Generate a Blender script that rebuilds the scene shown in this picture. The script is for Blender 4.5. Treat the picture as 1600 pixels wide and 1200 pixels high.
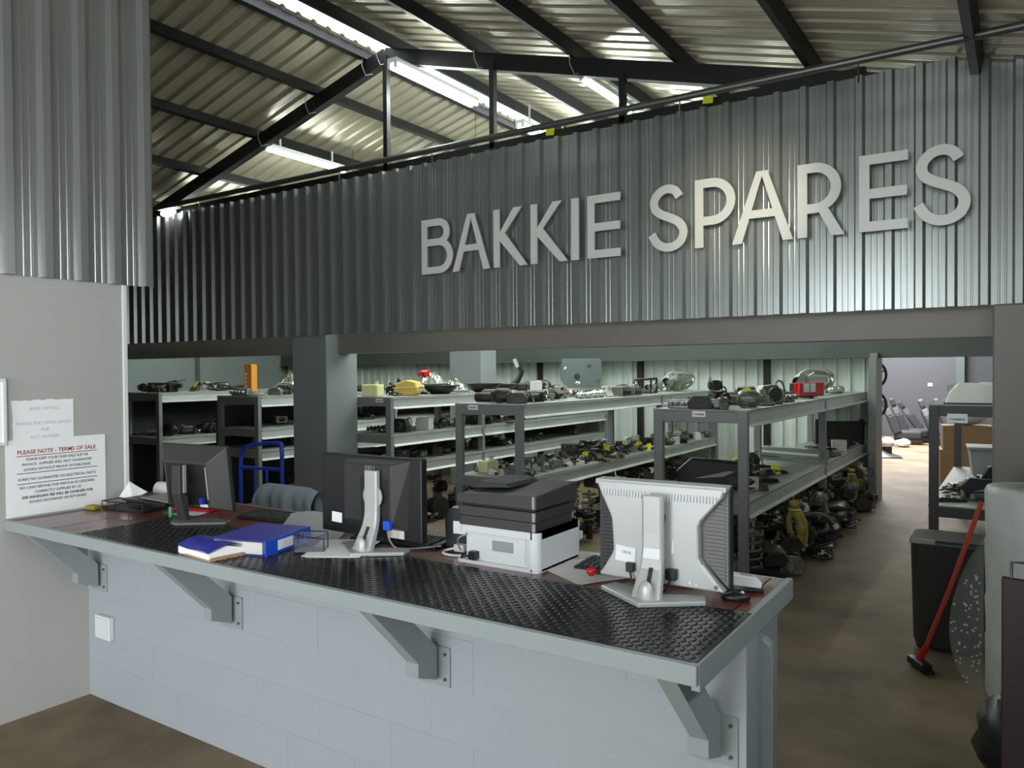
import bpy, math, random
from mathutils import Vector, Matrix, Euler

C = bpy.context.scene.collection
D = bpy.data
for o in list(D.objects):
    D.objects.remove(o)
PI = math.pi
V = Vector
sc = bpy.context.scene

# ------------------------------------------------------------------ camera
cam_d = D.cameras.new('camera'); cam = D.objects.new('camera', cam_d); C.objects.link(cam)
YAW, PITCH, ROLL, FPX, EYE = 0.58351173, -0.01637907, -0.007006, 1205.56, 1.70
Fw = V((-math.sin(YAW) * math.cos(PITCH), math.cos(YAW) * math.cos(PITCH), math.sin(PITCH)))
R0 = V((math.cos(YAW), math.sin(YAW), 0)); U0 = R0.cross(Fw)
Rt = R0 * math.cos(ROLL) + U0 * math.sin(ROLL); Up = -R0 * math.sin(ROLL) + U0 * math.cos(ROLL)
M = Matrix((Rt, Up, -Fw)).transposed().to_4x4(); M.translation = V((0, 0, EYE))
cam.matrix_world = M
cam_d.sensor_width = 36.0; cam_d.lens = FPX / 1600 * 36
cam_d.clip_start = 0.02; cam_d.clip_end = 200
sc.camera = cam

# ------------------------------------------------------------------ sky, daylight openings, exposure
world = D.worlds.new('overcast_sky'); sc.world = world; world.use_nodes = True
bg = world.node_tree.nodes['Background']
bg.inputs[0].default_value = (0.86, 0.94, 1.0, 1); bg.inputs[1].default_value = 3.6

def daylight(name, loc, rot, sx, sy, power, col=(0.88, 0.95, 1.0)):
    l = D.lights.new(name, 'AREA'); l.shape = 'RECTANGLE'; l.size = sx; l.size_y = sy
    l.energy = power; l.color = col
    o = D.objects.new(name, l); C.objects.link(o); o.location = loc; o.rotation_euler = rot
    return o
# daylight through the shop's two open roller doors (behind and beside the camera) and the back room's roof lights
daylight('shop_door_daylight', (-2.4, -4.72, 1.75), (PI / 2, 0, 0), 2.3, 3.4, 150)
daylight('open_side_daylight', (1.25, -3.0, 1.6), (PI / 2, 0, PI / 2), 2.9, 3.0, 195)
daylight('open_eave_daylight', (1.0, 1.9, 2.75), (PI / 2, 0, PI / 2), 3.0, 0.85, 18)
daylight('back_room_skylight', (-2.6, 18.0, 3.9), (0, 0, 0), 2.6, 5.0, 1150, (1, 1, 1))
# spotlight that the front room aims at the shop sign, above the frame
l_ = D.lights.new('sign_spotlight', 'SPOT'); l_.energy = 300; l_.color = (1.0, 0.90, 0.70); l_.shadow_soft_size = 0.09
l_.spot_size = 0.34; l_.spot_blend = 1.0
o_ = D.objects.new('sign_spotlight', l_); C.objects.link(o_); o_.location = (-0.45, 1.9, 3.3)
o_.rotation_euler = (V((-1.66, 5.4, 2.86)) - V(o_.location)).to_track_quat('-Z', 'Y').to_euler()

vs = sc.view_settings
sc.display_settings.display_device = 'sRGB'
vs.view_transform = 'Standard'; vs.look = 'None'; vs.gamma = 1.0; vs.use_curve_mapping = False
vs.exposure = 0.12
sc.cycles.max_bounces = 8; sc.cycles.diffuse_bounces = 5; sc.cycles.glossy_bounces = 4
sc.cycles.transmission_bounces = 6; sc.cycles.transparent_max_bounces = 10
sc.cycles.sample_clamp_indirect = 6.0

# ------------------------------------------------------------------ materials
def lin(c):
    return tuple(x / 12.92 if x <= 0.04045 else ((x + 0.055) / 1.055) ** 2.4 for x in c)
def rgb(r, g, b):
    return lin((r / 255, g / 255, b / 255)) + (1,)

def mat(name, col, rough=0.5, metal=0.0, noise=0.0, nscale=8.0, bump=0.0, bscale=40.0, trans=0.0, emit=None, spec=0.5, col2=None, stretch=None, alpha=1.0, coat=0.0, ior=None):
    m = D.materials.new(name); m.use_nodes = True
    nt = m.node_tree; b = nt.nodes['Principled BSDF']
    b.inputs['Roughness'].default_value = rough; b.inputs['Metallic'].default_value = metal
    b.inputs['Base Color'].default_value = col
    b.inputs['Specular IOR Level'].default_value = spec
    b.inputs['Transmission Weight'].default_value = trans
    b.inputs['Alpha'].default_value = alpha
    b.inputs['Coat Weight'].default_value = coat
    if ior: b.inputs['IOR'].default_value = ior
    if noise > 0 or bump > 0:
        tc = nt.nodes.new('ShaderNodeTexCoord'); mp = nt.nodes.new('ShaderNodeMapping')
        nt.links.new(tc.outputs['Object'], mp.inputs['Vector'])
        if stretch: mp.inputs['Scale'].default_value = stretch
    if noise > 0:
        n = nt.nodes.new('ShaderNodeTexNoise'); n.inputs['Scale'].default_value = nscale; n.inputs['Detail'].default_value = 6
        n.inputs['Roughness'].default_value = 0.6
        nt.links.new(mp.outputs['Vector'], n.inputs['Vector'])
        cr = nt.nodes.new('ShaderNodeValToRGB')
        c2 = col2 or tuple(x * (1 - noise) for x in col[:3]) + (1,)
        cr.color_ramp.elements[0].position = 0.32; cr.color_ramp.elements[0].color = c2
        cr.color_ramp.elements[1].position = 0.68; cr.color_ramp.elements[1].color = col
        nt.links.new(n.outputs['Fac'], cr.inputs['Fac']); nt.links.new(cr.outputs['Color'], b.inputs['Base Color'])
    if bump > 0:
        n2 = nt.nodes.new('ShaderNodeTexNoise'); n2.inputs['Scale'].default_value = bscale; n2.inputs['Detail'].default_value = 4
        nt.links.new(mp.outputs['Vector'], n2.inputs['Vector'])
        bp = nt.nodes.new('ShaderNodeBump'); bp.inputs['Strength'].default_value = bump; bp.inputs['Distance'].default_value = 0.01
        nt.links.new(n2.outputs['Fac'], bp.inputs['Height']); nt.links.new(bp.outputs['Normal'], b.inputs['Normal'])
    if emit:
        b.inputs['Emission Color'].default_value = emit[0]; b.inputs['Emission Strength'].default_value = emit[1]
    return m

M_ = {}
M_['floor'] = mat('stained_concrete', rgb(140, 122, 98), 0.75, 0, 0.5, 1.6, 0.15, 10, col2=rgb(94, 79, 60))
M_['yard'] = mat('yard_paving', rgb(170, 168, 160), 0.8, 0, 0.2, 2)
M_['block'] = mat('painted_block', rgb(164, 169, 173), 0.5, 0, 0.04, 3, 0.25, 22)
M_['plaster'] = mat('painted_plaster', rgb(180, 178, 172), 0.55, 0, 0.05, 2, 0.15, 18)
M_['plaster_dark'] = mat('grey_plaster', rgb(128, 136, 134), 0.6, 0, 0.08, 2, 0.1, 15)
M_['pillar'] = mat('pillar_paint', rgb(138, 144, 143), 0.5, 0, 0.06, 2.5, 0.12, 12)
M_['back_wall'] = mat('back_room_paint', rgb(70, 72, 77), 0.6, 0, 0.05, 1.5, 0.1, 10)
M_['clad'] = mat('painted_cladding', rgb(150, 155, 151), 0.25, 0.56, 0.06, 1.2, 0.06, 7, stretch=(1, 1, 0.05))
M_['clad_light'] = mat('pale_cladding', rgb(168, 170, 166), 0.22, 0.65, 0.06, 1.5, 0.05, 6, stretch=(1, 1, 0.05))
M_['clad_back'] = mat('white_cladding', rgb(205, 214, 206), 0.45, 0.05, 0.05, 1.5)
M_['roof'] = mat('zincalume_roof', rgb(182, 174, 150), 0.30, 0.25, 0.12, 1.0)
M_['steel_black'] = mat('black_steel', rgb(22, 22, 22), 0.5, 0.2, 0.2, 3)
M_['beam'] = mat('painted_beam', rgb(126, 119, 112), 0.45, 0.1, 0.05, 3)
M_['beam_green'] = mat('green_grey_beam', rgb(72, 77, 75), 0.5, 0.1, 0.05, 3)
M_['pipe'] = mat('galvanised_pipe', rgb(105, 105, 102), 0.38, 0.7, 0.1, 6)
M_['counter_paint'] = mat('counter_grey_paint', rgb(150, 158, 157), 0.42, 0, 0.05, 4, 0.06, 20)
M_['plank'] = mat('red_varnished_board', rgb(112, 48, 38), 0.28, 0, 0.45, 5, 0.06, 30, stretch=(9, 1, 4), coat=0.3)
M_['mat'] = mat('black_rubber', rgb(22, 22, 21), 0.22, 0, 0.1, 30)
M_['letter'] = mat('brushed_sign_metal', rgb(222, 222, 215), 0.40, 0.12, 0.03, 3)
M_['rack'] = mat('rack_paint', rgb(128, 130, 129), 0.45, 0.1, 0.1, 4)
M_['rack_shaded'] = mat('shaded_rack_paint', rgb(62, 60, 60), 0.45, 0.1, 0.1, 4)  # rack paint darkened to put the shade of the backlit rack into its colour
M_['lens_smoke'] = mat('smoky_green_lens', rgb(160, 168, 150), 0.12, trans=0.35, coat=0.4)
M_['lens_pale'] = mat('milky_lens', rgb(240, 243, 232), 0.15, trans=0.12, coat=0.4)
M_['rack_beam'] = mat('rack_beam_steel', rgb(192, 196, 192), 0.38, 0.2, 0.12, 4)
M_['deck'] = mat('rack_deck_board', rgb(150, 154, 148), 0.6, 0.1, 0.18, 5)
M_['tube'] = mat('lit_fluorescent_tube', (1, 1, 1, 1), 0.4, emit=((0.90, 1.0, 0.95, 1), 75.0))
M_['lamp_glass'] = mat('glowing_lamp_glass', (1, 1, 1, 1), 0.4, emit=((1.0, 1.0, 0.97, 1), 7.0))
M_['white_paint'] = mat('white_enamel', rgb(225, 226, 224), 0.4)
M_['white_plastic'] = mat('white_plastic', rgb(218, 219, 220), 0.4, 0, 0.02, 6)
M_['silver'] = mat('silver_plastic', rgb(186, 187, 185), 0.32, 0.2, 0.02, 5)
M_['grey_plastic'] = mat('grey_plastic', rgb(112, 112, 110), 0.45)
M_['plate_grey'] = mat('grey_green_plastic', rgb(78, 88, 86), 0.45)
M_['mid_grey'] = mat('mid_grey_plastic', rgb(150, 152, 150), 0.45)
M_['black'] = mat('black_plastic', rgb(22, 22, 23), 0.38)
M_['charcoal'] = mat('charcoal_plastic', rgb(58, 56, 54), 0.45, 0, 0.05, 6)
M_['charcoal2'] = mat('dark_charcoal_plastic', rgb(44, 43, 43), 0.45)
M_['screen'] = mat('dark_screen_glass', rgb(10, 10, 12), 0.12)
M_['paper'] = mat('white_paper', rgb(246, 246, 245), 0.7, 0, 0.02, 20)
M_['paper_old'] = mat('worn_paper', rgb(214, 212, 206), 0.75, 0, 0.06, 9)
M_['ink_red'] = mat('red_ink', rgb(150, 30, 48), 0.7)
M_['ink'] = mat('dark_ink', rgb(62, 50, 56), 0.7)
M_['ink_faint'] = mat('faded_ink', rgb(178, 178, 182), 0.7)
M_['blue'] = mat('blue_board', rgb(28, 84, 205), 0.35)
M_['blue_dark'] = mat('navy_board', rgb(44, 46, 160), 0.4)
M_['blue_steel'] = mat('blue_enamelled_steel', rgb(24, 66, 176), 0.35)
M_['kraft'] = mat('brown_kraft_card', rgb(176, 142, 104), 0.7, 0, 0.1, 8)
M_['cloth'] = mat('grey_cloth', rgb(136, 144, 150), 0.85, 0, 0.06, 12, 0.1, 60)
M_['red'] = mat('red_plastic', rgb(196, 20, 34), 0.3)
M_['red_paint'] = mat('red_painted_wood', rgb(190, 62, 50), 0.45, 0, 0.15, 12)
M_['green'] = mat('green_plastic', rgb(50, 176, 130), 0.4)
M_['yellow'] = mat('yellow_tag', rgb(222, 226, 30), 0.6)
M_['cream'] = mat('cream_tank_plastic', rgb(222, 222, 164), 0.42, 0, 0.08, 9)
M_['amber'] = mat('aged_amber_tank_plastic', rgb(222, 186, 92), 0.42, 0, 0.12, 8)
M_['orange'] = mat('orange_card', rgb(214, 140, 40), 0.5, 0, 0.1, 7)
M_['alu'] = mat('cast_aluminium', rgb(150, 148, 140), 0.34, 0.6, 0.55, 9, 0.2, 40)
M_['iron'] = mat('oily_cast_iron', rgb(62, 58, 53), 0.5, 0.35, 0.5, 8, 0.25, 40)
M_['rust'] = mat('rusty_steel', rgb(96, 70, 52), 0.65, 0.3, 0.5, 10, 0.25, 40)
M_['dust'] = mat('dusty_steel', rgb(132, 128, 118), 0.6, 0.25, 0.3, 10, 0.15, 40)
M_['chrome'] = mat('chrome', rgb(215, 215, 212), 0.12, 0.95)
M_['lens'] = mat('clear_lens', rgb(226, 230, 214), 0.06, 0.0, trans=0.93, ior=1.35, coat=0.4)
M_['lens_red'] = mat('red_lens', rgb(200, 12, 22), 0.12, 0.0, trans=0.15, coat=0.5)
M_['rubber'] = mat('black_rubber_hose', rgb(26, 26, 26), 0.5)
M_['wire'] = mat('taped_wire', rgb(30, 30, 32), 0.5, 0, 0.2, 30)
M_['wire_y'] = mat('yellow_wire_sleeve', rgb(160, 148, 70), 0.5, 0, 0.2, 14)
M_['leather'] = mat('grey_seat_cloth', rgb(48, 50, 54), 0.7, 0, 0.1, 12)
M_['leather_l'] = mat('pale_seat_cloth', rgb(72, 74, 78), 0.7, 0, 0.1, 12)
M_['bin'] = mat('dark_bin_plastic', rgb(66, 68, 72), 0.35, 0, 0.1, 6)
M_['brown'] = mat('dark_red_wood', rgb(40, 21, 20), 0.4, 0, 0.3, 3, stretch=(6, 6, 1))
M_['card'] = mat('plain_cardboard', rgb(172, 138, 104), 0.75, 0, 0.08, 6)
M_['bubble'] = mat('bubble_wrap_film', rgb(204, 209, 202), 0.35, 0, 0.08, 6, 0.6, 70)
M_['film'] = mat('clear_film', rgb(200, 204, 200), 0.22, 0, 0, bump=0.6, bscale=70, alpha=0.32)
M_['acrylic'] = mat('clear_acrylic', rgb(120, 120, 132), 0.08, alpha=0.22)
M_['sponge'] = mat('yellow_sponge', rgb(150, 140, 60), 0.8)

# ------------------------------------------------------------------ mesh builder
class MB:
    def __init__(s):
        s.v = []; s.f = []; s.sm = []
    def add(s, vs_, fs, smooth=False, T=None):
        n = len(s.v)
        s.v += [tuple(T @ V(p)) if T is not None else tuple(p) for p in vs_]
        s.f += [tuple(i + n for i in f) for f in fs]; s.sm += [smooth] * len(fs)
        return s
    def box(s, c, d, rot=None, T=None):
        hx, hy, hz = d[0] / 2, d[1] / 2, d[2] / 2
        p = [V((x, y, z)) for x in (-hx, hx) for y in (-hy, hy) for z in (-hz, hz)]
        if rot is not None: R = Euler(rot).to_matrix(); p = [R @ q for q in p]
        p = [q + V(c) for q in p]
        return s.add(p, [(0, 1, 3, 2), (4, 6, 7, 5), (0, 4, 5, 1), (2, 3, 7, 6), (0, 2, 6, 4), (1, 5, 7, 3)], T=T)
    def b2(s, x0, x1, y0, y1, z0, z1):
        return s.box(((x0 + x1) / 2, (y0 + y1) / 2, (z0 + z1) / 2), (abs(x1 - x0), abs(y1 - y0), abs(z1 - z0)))
    def cyl(s, a, b, r, r2=None, n=12, caps=True, smooth=True, T=None):
        a, b = V(a), V(b); r2 = r if r2 is None else r2
        ax = (b - a).normalized(); u = ax.orthogonal().normalized(); w = ax.cross(u)
        p = []
        for q, rr in ((a, r), (b, r2)):
            for i in range(n):
                t = 2 * PI * i / n; p.append(q + (u * math.cos(t) + w * math.sin(t)) * rr)
        s.add(p, [(i, (i + 1) % n, n + (i + 1) % n, n + i) for i in range(n)], smooth, T)
        if caps: s.add(p, [tuple(reversed(range(n))), tuple(range(n, 2 * n))], False, T)
        return s
    def tube(s, pts, r, n=8, T=None, closed=False):
        pts = [V(p) for p in pts]; k = len(pts); p = []; u = None
        for i, q in enumerate(pts):
            if closed: d = (pts[(i + 1) % k] - pts[i - 1]).normalized()
            else: d = (pts[min(i + 1, k - 1)] - pts[max(i - 1, 0)]).normalized()
            u = d.orthogonal().normalized() if u is None else (u - d * u.dot(d)).normalized()
            w = d.cross(u); rr = r[i] if isinstance(r, (list, tuple)) else r
            p += [q + (u * math.cos(2 * PI * j / n) + w * math.sin(2 * PI * j / n)) * rr for j in range(n)]
        f = [(i * n + j, i * n + (j + 1) % n, ((i + 1) % k) * n + (j + 1) % n, ((i + 1) % k) * n + j) for i in range(k if closed else k - 1) for j in range(n)]
        s.add(p, f, True, T)
        if not closed: s.add(p, [tuple(reversed(range(n))), tuple(range((k - 1) * n, k * n))], False, T)
        return s
    def lathe(s, prof, n=16, T=None, smooth=True):
        p = []; k = len(prof)
        for r, z in prof:
            p += [(r * math.cos(2 * PI * j / n), r * math.sin(2 * PI * j / n), z) for j in range(n)]
        f = [(i * n + j, i * n + (j + 1) % n, (i + 1) * n + (j + 1) % n, (i + 1) * n + j) for i in range(k - 1) for j in range(n)]
        s.add(p, f, smooth, T)
        if prof[0][0] > 1e-5: s.add(p[:n], [tuple(reversed(range(n)))], False, T)
        if prof[-1][0] > 1e-5: s.add(p[-n:], [tuple(range(n))], False, T)
        return s
    def prism(s, poly, z0, z1, T=None, smooth=False):
        n = len(poly)
        p = [(x, y, z0) for x, y in poly] + [(x, y, z1) for x, y in poly]
        s.add(p, [(i, (i + 1) % n, n + (i + 1) % n, n + i) for i in range(n)], smooth, T)
        s.add(p, [tuple(reversed(range(n))), tuple(range(n, 2 * n))], False, T)
        return s
    def stroke(s, pts, w, z0, z1, T=None):
        pts = [V((p[0], p[1])) for p in pts]; L = []; R = []
        for i, p in enumerate(pts):
            a = (pts[i] - pts[i - 1]).normalized() if i else (pts[1] - pts[0]).normalized()
            b = (pts[i + 1] - pts[i]).normalized() if i < len(pts) - 1 else a
            t = (a + b).normalized(); nrm = V((-t.y, t.x)); k = max(0.35, nrm.dot(V((-a.y, a.x))))
            L.append(p + nrm * w / 2 / k); R.append(p - nrm * w / 2 / k)
        for i in range(len(pts) - 1):
            s.prism([tuple(R[i]), tuple(R[i + 1]), tuple(L[i + 1]), tuple(L[i])], z0, z1, T)
        return s
    def ell(s, c, r, nu=12, nv=8, T=None):
        p = [(c[0], c[1], c[2] + r[2])]
        for i in range(1, nv):
            t = PI * i / nv
            p += [(c[0] + r[0] * math.sin(t) * math.cos(2 * PI * j / nu), c[1] + r[1] * math.sin(t) * math.sin(2 * PI * j / nu), c[2] + r[2] * math.cos(t)) for j in range(nu)]
        p.append((c[0], c[1], c[2] - r[2])); e = len(p) - 1
        f = [(0, 1 + j, 1 + (j + 1) % nu) for j in range(nu)]
        f += [(1 + i * nu + j, 1 + (i + 1) * nu + j, 1 + (i + 1) * nu + (j + 1) % nu, 1 + i * nu + (j + 1) % nu) for i in range(nv - 2) for j in range(nu)]
        f += [(e, 1 + (nv - 2) * nu + (j + 1) % nu, 1 + (nv - 2) * nu + j) for j in range(nu)]
        return s.add(p, f, True, T)
    def grid(s, fn, nu, nv, smooth=True, T=None):
        p = [fn(i / nu, j / nv) for i in range(nu + 1) for j in range(nv + 1)]
        f = [(i * (nv + 1) + j, (i + 1) * (nv + 1) + j, (i + 1) * (nv + 1) + j + 1, i * (nv + 1) + j + 1) for i in range(nu) for j in range(nv)]
        return s.add(p, f, smooth, T)
    def torus(s, c, R, r, nu=24, nv=8, T=None):
        pts = [(c[0] + R * math.cos(2 * PI * i / nu), c[1] + R * math.sin(2 * PI * i / nu), c[2]) for i in range(nu)]
        return s.tube(pts, r, nv, T, closed=True)
    def mesh(s, name, m, bevel=0.0):
        me = D.meshes.new(name); me.from_pydata(s.v, [], s.f)
        me.polygons.foreach_set('use_smooth', s.sm)
        me.materials.append(m); me.update()
        import bmesh
        bm = bmesh.new(); bm.from_mesh(me)
        if bevel > 0:
            bmesh.ops.remove_doubles(bm, verts=bm.verts, dist=1e-6)
            ed = [e for e in bm.edges if len(e.link_faces) == 2 and e.calc_face_angle(0) > 0.6]
            bmesh.ops.bevel(bm, geom=ed, offset=bevel, segments=2, affect='EDGES', profile=0.5, clamp_overlap=True)
        bmesh.ops.recalc_face_normals(bm, faces=bm.faces)
        bm.to_mesh(me); bm.free()
        return me

def cat_rom(pts, n=6):
    pts = [V(p) for p in pts]; out = []
    for i in range(len(pts) - 1):
        p0 = pts[max(i - 1, 0)]; p1 = pts[i]; p2 = pts[i + 1]; p3 = pts[min(i + 2, len(pts) - 1)]
        for k in range(n):
            t = k / n
            out.append(0.5 * ((2 * p1) + (p2 - p0) * t + (2 * p0 - 5 * p1 + 4 * p2 - p3) * t * t + (3 * p1 - p0 - 3 * p2 + p3) * t ** 3))
    out.append(pts[-1]); return out

# ------------------------------------------------------------------ scene objects: things, parts, structure
def tag(o, label=None, cat=None, group=None, kind=None):
    if label: o['label'] = label
    if cat: o['category'] = cat
    if group: o['group'] = group
    if kind: o['kind'] = kind
    return o
def thing(name, label, cat, loc=(0, 0, 0), rz=0.0, group=None, rot=None):
    o = D.objects.new(name, None); o.empty_display_size = 0.1; C.objects.link(o)
    o.location = loc; o.rotation_euler = rot or (0, 0, rz)
    return tag(o, label, cat, group)
def root(name, loc=(0, 0, 0)):
    o = D.objects.new(name, None); C.objects.link(o); o.location = loc
    return tag(o, kind='structure')
def part(name, mb, m, parent=None, bevel=0.0, kind=None, label=None):
    me = mb.mesh(name, M_[m], bevel) if isinstance(mb, MB) else mb
    o = D.objects.new(name, me); C.objects.link(o)
    if parent is not None: o.parent = parent
    return tag(o, label=label, kind=kind)
def struct(name, mb, m, bevel=0.0):
    return tag(part(name, mb, m, None, bevel), kind='structure')
def solo(name, mb, m, label, cat, loc=(0, 0, 0), rot=(0, 0, 0), bevel=0.0, group=None):
    o = part(name, mb, m, None, bevel); o.location = loc; o.rotation_euler = rot
    return tag(o, label, cat, group)

def text_mesh(name, body, size, m, depth=0.0008, align='CENTER', bold=0.0, shear=0.0):
    cu = D.curves.new(name, 'FONT'); cu.body = body; cu.size = size; cu.extrude = depth; cu.align_x = align
    cu.offset = bold; cu.shear = shear; cu.resolution_u = 2
    ob = D.objects.new(name, cu); C.objects.link(ob)
    dg = bpy.context.evaluated_depsgraph_get()
    me = D.meshes.new_from_object(ob.evaluated_get(dg)); me.name = name
    me.materials.clear(); me.materials.append(M_[m])
    D.objects.remove(ob); D.curves.remove(cu)
    return me
def text(name, body, size, m, parent, loc, rot, **kw):
    o = D.objects.new(name, text_mesh(name, body, size, m, **kw)); C.objects.link(o)
    o.parent = parent; o.location = loc; o.rotation_euler = rot
    return o

# ribbed sheet: width along local x, ribs stand out along local -y, length along local z
def ribbed_mesh(name, m, width, z0, z1, pitch=0.175, depth=0.036):
    prof = []; n = round(width / pitch)
    for k in range(n):
        u = k * pitch
        prof += [(u, 0), (u + 0.033, 0), (u + 0.037, -0.0011), (u + 0.043, -0.0011), (u + 0.047, 0), (u + 0.068, 0), (u + 0.072, -0.0011), (u + 0.078, -0.0011),
                 (u + 0.082, 0), (u + 0.108, 0), (u + 0.122, -depth), (u + 0.160, -depth)]
    prof += [(n * pitch, 0), (n * pitch + 0.012, 0.0008)]
    b = MB(); k = len(prof)
    b.add([(u, d, z) for z in (z0, z1) for u, d in prof], [(i, i + 1, k + i + 1, k + i) for i in range(k - 1)])
    me = D.meshes.new(name); me.from_pydata(b.v, [], b.f); me.materials.append(M_[m]); me.update()
    return me
def obj(name, me, parent=None, loc=(0, 0, 0), rot=(0, 0, 0), sc_=None):
    o = D.objects.new(name, me); C.objects.link(o); o.parent = parent; o.location = loc; o.rotation_euler = rot
    if sc_: o.scale = sc_
    return o

# ================================================================== BUILDING
XL, YC = -4.13, 2.16            # near block wall (left), counter wall plane
ZR = lambda x: 4.81 - 0.273 * abs(x + 5.1)       # top of rafters = underside of purlins
struct('floor', MB().b2(-14, 5, -5.4, 23, -0.1, 0), 'floor')
struct('yard_ground', MB().b2(-30, 25, -40, -5.4, -0.12, -0.02), 'yard')

# counter front wall, blocks laid in courses
w = root('wall_counter', (0, 0, 0))
part('core', MB().b2(XL, -0.643, YC + 0.0013, YC + 0.11, 0, 0.94), 'block', w)
bl = MB().box((0, 0, 0), (0.3895, 0.02, 0.1875)).mesh('block', M_['block'], 0.0014)
hb = MB().box((0, 0, 0), (0.1920, 0.02, 0.1875)).mesh('half_block', M_['block'], 0.0014)
rnd = random.Random(4)
for r in range(5):
    z = 0.094 + r * 0.188 + 0.001
    x = XL + 0.0
    if r % 2:
        obj('half_block', hb, w, (x + 0.096, YC + 0.01 + rnd.uniform(-.0008, .0008), z)); x += 0.1925
    while x < -0.70:
        if -0.643 - x < 0.37:
            q = -0.643 - x
            o = obj('cut_block', bl, w, (x + q / 2, YC + 0.01, z)); o.scale = (q / 0.39, 1, 1)
        else:
            obj('block', bl, w, (x + 0.195, YC + 0.01 + rnd.uniform(-.0008, .0008), z))
        x += 0.390
# near side wall: block base and ribbed sheeting above
w = root('wall_left')
part('block_base', MB().b2(XL - 0.15, XL, -4.7, 2.372, 0, 2.30), 'plaster', w)
sl = ribbed_mesh('sheet', 'clad_light', 0.70, 2.19, 5.0, 0.1775)
for i in range(10):
    obj('sheet', sl, w, (XL + 0.006, 2.54 - 0.71 * (i + 1), 0), (0, 0, PI / 2))
struct('trim_1', MB().b2(XL - 0.17, XL + 0.008, 2.366, 2.392, 1.0, 2.19), 'white_paint', 0.004)

# partition above the beam carrying the shop sign
w = root('wall_sign')
sm_ = ribbed_mesh('sheet', 'clad', 0.70, 2.082, 3.61)
for i in range(17):
    obj('sheet', sm_, w, (0.72 - 0.70 * (i + 1), 5.5, 0))
for i, (x, z0, z1) in enumerate(((-0.89, 3.56, 3.72), (-2.107, 3.56, 3.72), (-4.455, 3.56, 3.72), (-5.635, 3.56, 3.72), (-7.9, 3.56, 3.72))):
    part('hanger', MB().cyl((x, 5.462, z0), (x, 5.462, z1), 0.006, n=6), 'pipe', w)
part('rail_pipe', MB().cyl((-11.5, 4.9, 3.500), (0.6, 4.9, 3.500), 0.024, n=14), 'pipe', w)
for x in (-1.878, -3.19):
    part('tape_flag', MB().box((x, 5.42, 3.655), (0.075, 0.004, 0.09), (0, 0.1, 0)), 'yellow', w)
struct('beam_front', MB().b2(-5.90, -0.0, 5.69, 5.84, 1.895, 2.2), 'beam', 0.004)
struct('beam_side', MB().b2(-10.6, -6.42, 5.69, 5.84, 1.895, 2.2), 'beam', 0.004)
struct('beam_back', MB().b2(-12.9, 0.95, 10.83, 10.95, 1.87, 2.4).b2(-12.9, 0.95, 10.78, 10.98, 1.84, 1.87), 'beam_green', 0.003)
struct('pillar_1', MB().b2(-6.41, -5.905, 5.515, 5.955, 0, 2.2), 'pillar', 0.01)
struct('pillar_2', MB().b2(-0.145, 0.32, 5.47, 5.87, 0, 2.083), 'beam', 0.01)
struct('pillar_3', MB().b2(-7.2, -6.62, 9.2, 9.6, 0, 2.5), 'pillar', 0.01)
struct('pillar_4', MB().b2(-5.86, -5.60, 10.97, 11.03, 0, 2.5), 'pillar', 0.008)

# back wall of the parts store: sheets, posts and the doorway to the room behind
w = root('wall_back')
sb = ribbed_mesh('sheet', 'clad_back', 0.70, 0.0, 3.0)
for i in range(17):
    obj('sheet', sb, w, (-1.53 - 0.70 * (i + 1), 11.06, 0))
part('upper_panel', MB().add([(-13.2, 11.1, 2.0), (3.2, 11.1, 2.0), (3.2, 11.1, 2.7), (-5.1, 11.1, 4.9), (-13.2, 11.1, 2.7)], [(0, 1, 2, 3, 4)]), 'clad_back', w)
for x in (-1.56, -2.98, -8.25, -4.9, -6.7):
    part('post', MB().b2(x - 0.045, x + 0.045, 10.985 if x != -1.56 else 10.56, 11.05 if x != -1.56 else 10.66, 0, 2.5 if x != -1.56 else 1.84), 'rack' if x == -1.56 else 'steel_black', w)
part('jamb_infill', MB().b2(-1.605, -1.515, 10.66, 11.06, 0, 1.9), 'rack', w)
struct('wall_back_side', MB().b2(0.7, 3.2, 11.0, 11.12, 0, 2.6), 'back_wall')
struct('wall_light_block', MB().b2(0.62, 0.74, -1.5, 3.4, 0, 2.25).b2(0.62, 0.74, 3.4, 5.45, 0, 3.3), 'plaster_dark')  # unseen wall added to keep daylight off the right aisle floor
struct('wall_far_left', MB().b2(-13.15, -13.0, -4.7, 11.1, 0, 3.2).b2(-13.0, -12.85, 8.85, 9.25, 0, 3.0), 'plaster_dark')
struct('wall_right', MB().b2(0.95, 1.10, 5.5, 21.6, 0, 3.25), 'plaster_dark')
# front wall with the open roller door behind the camera
struct('wall_front', MB().b2(-13.1, -3.6, -4.78, -4.63, 0, 3.2)
       .add([(-13.1, -4.68, 3.1), (-3.6, -4.68, 3.1), (-3.6, -4.68, 3.5), (1.0, -4.68, 3.5), (1.0, -4.68, 3.3), (-5.1, -4.68, 4.95)], [(0, 1, 2, 3, 4, 5)]).b2(-1.2, 0.9, -4.78, -4.63, 0, 3.5), 'plaster')
# room behind
w = root('wall_far_back')
part('plaster_panel', MB().b2(-13, -1.30, 21.4, 21.55, 0, 4.6), 'back_wall', w)
part('pillar', MB().b2(-1.30, -1.12, 21.2, 21.45, 0, 4.0), 'plate_grey', w, 0.01)
part('dark_door_panel', MB().b2(-1.12, 3.0, 21.42, 21.5, 0, 3.2), 'bin', w)
part('socket', MB().box((-1.86, 21.395, 1.30), (0.10, 0.02, 0.08)), 'white_paint', w, 0.004)
struct('wall_back_room_left', MB().b2(-7.2, -7.05, 11.1, 21.5, 0, 4.4), 'back_wall')

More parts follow.
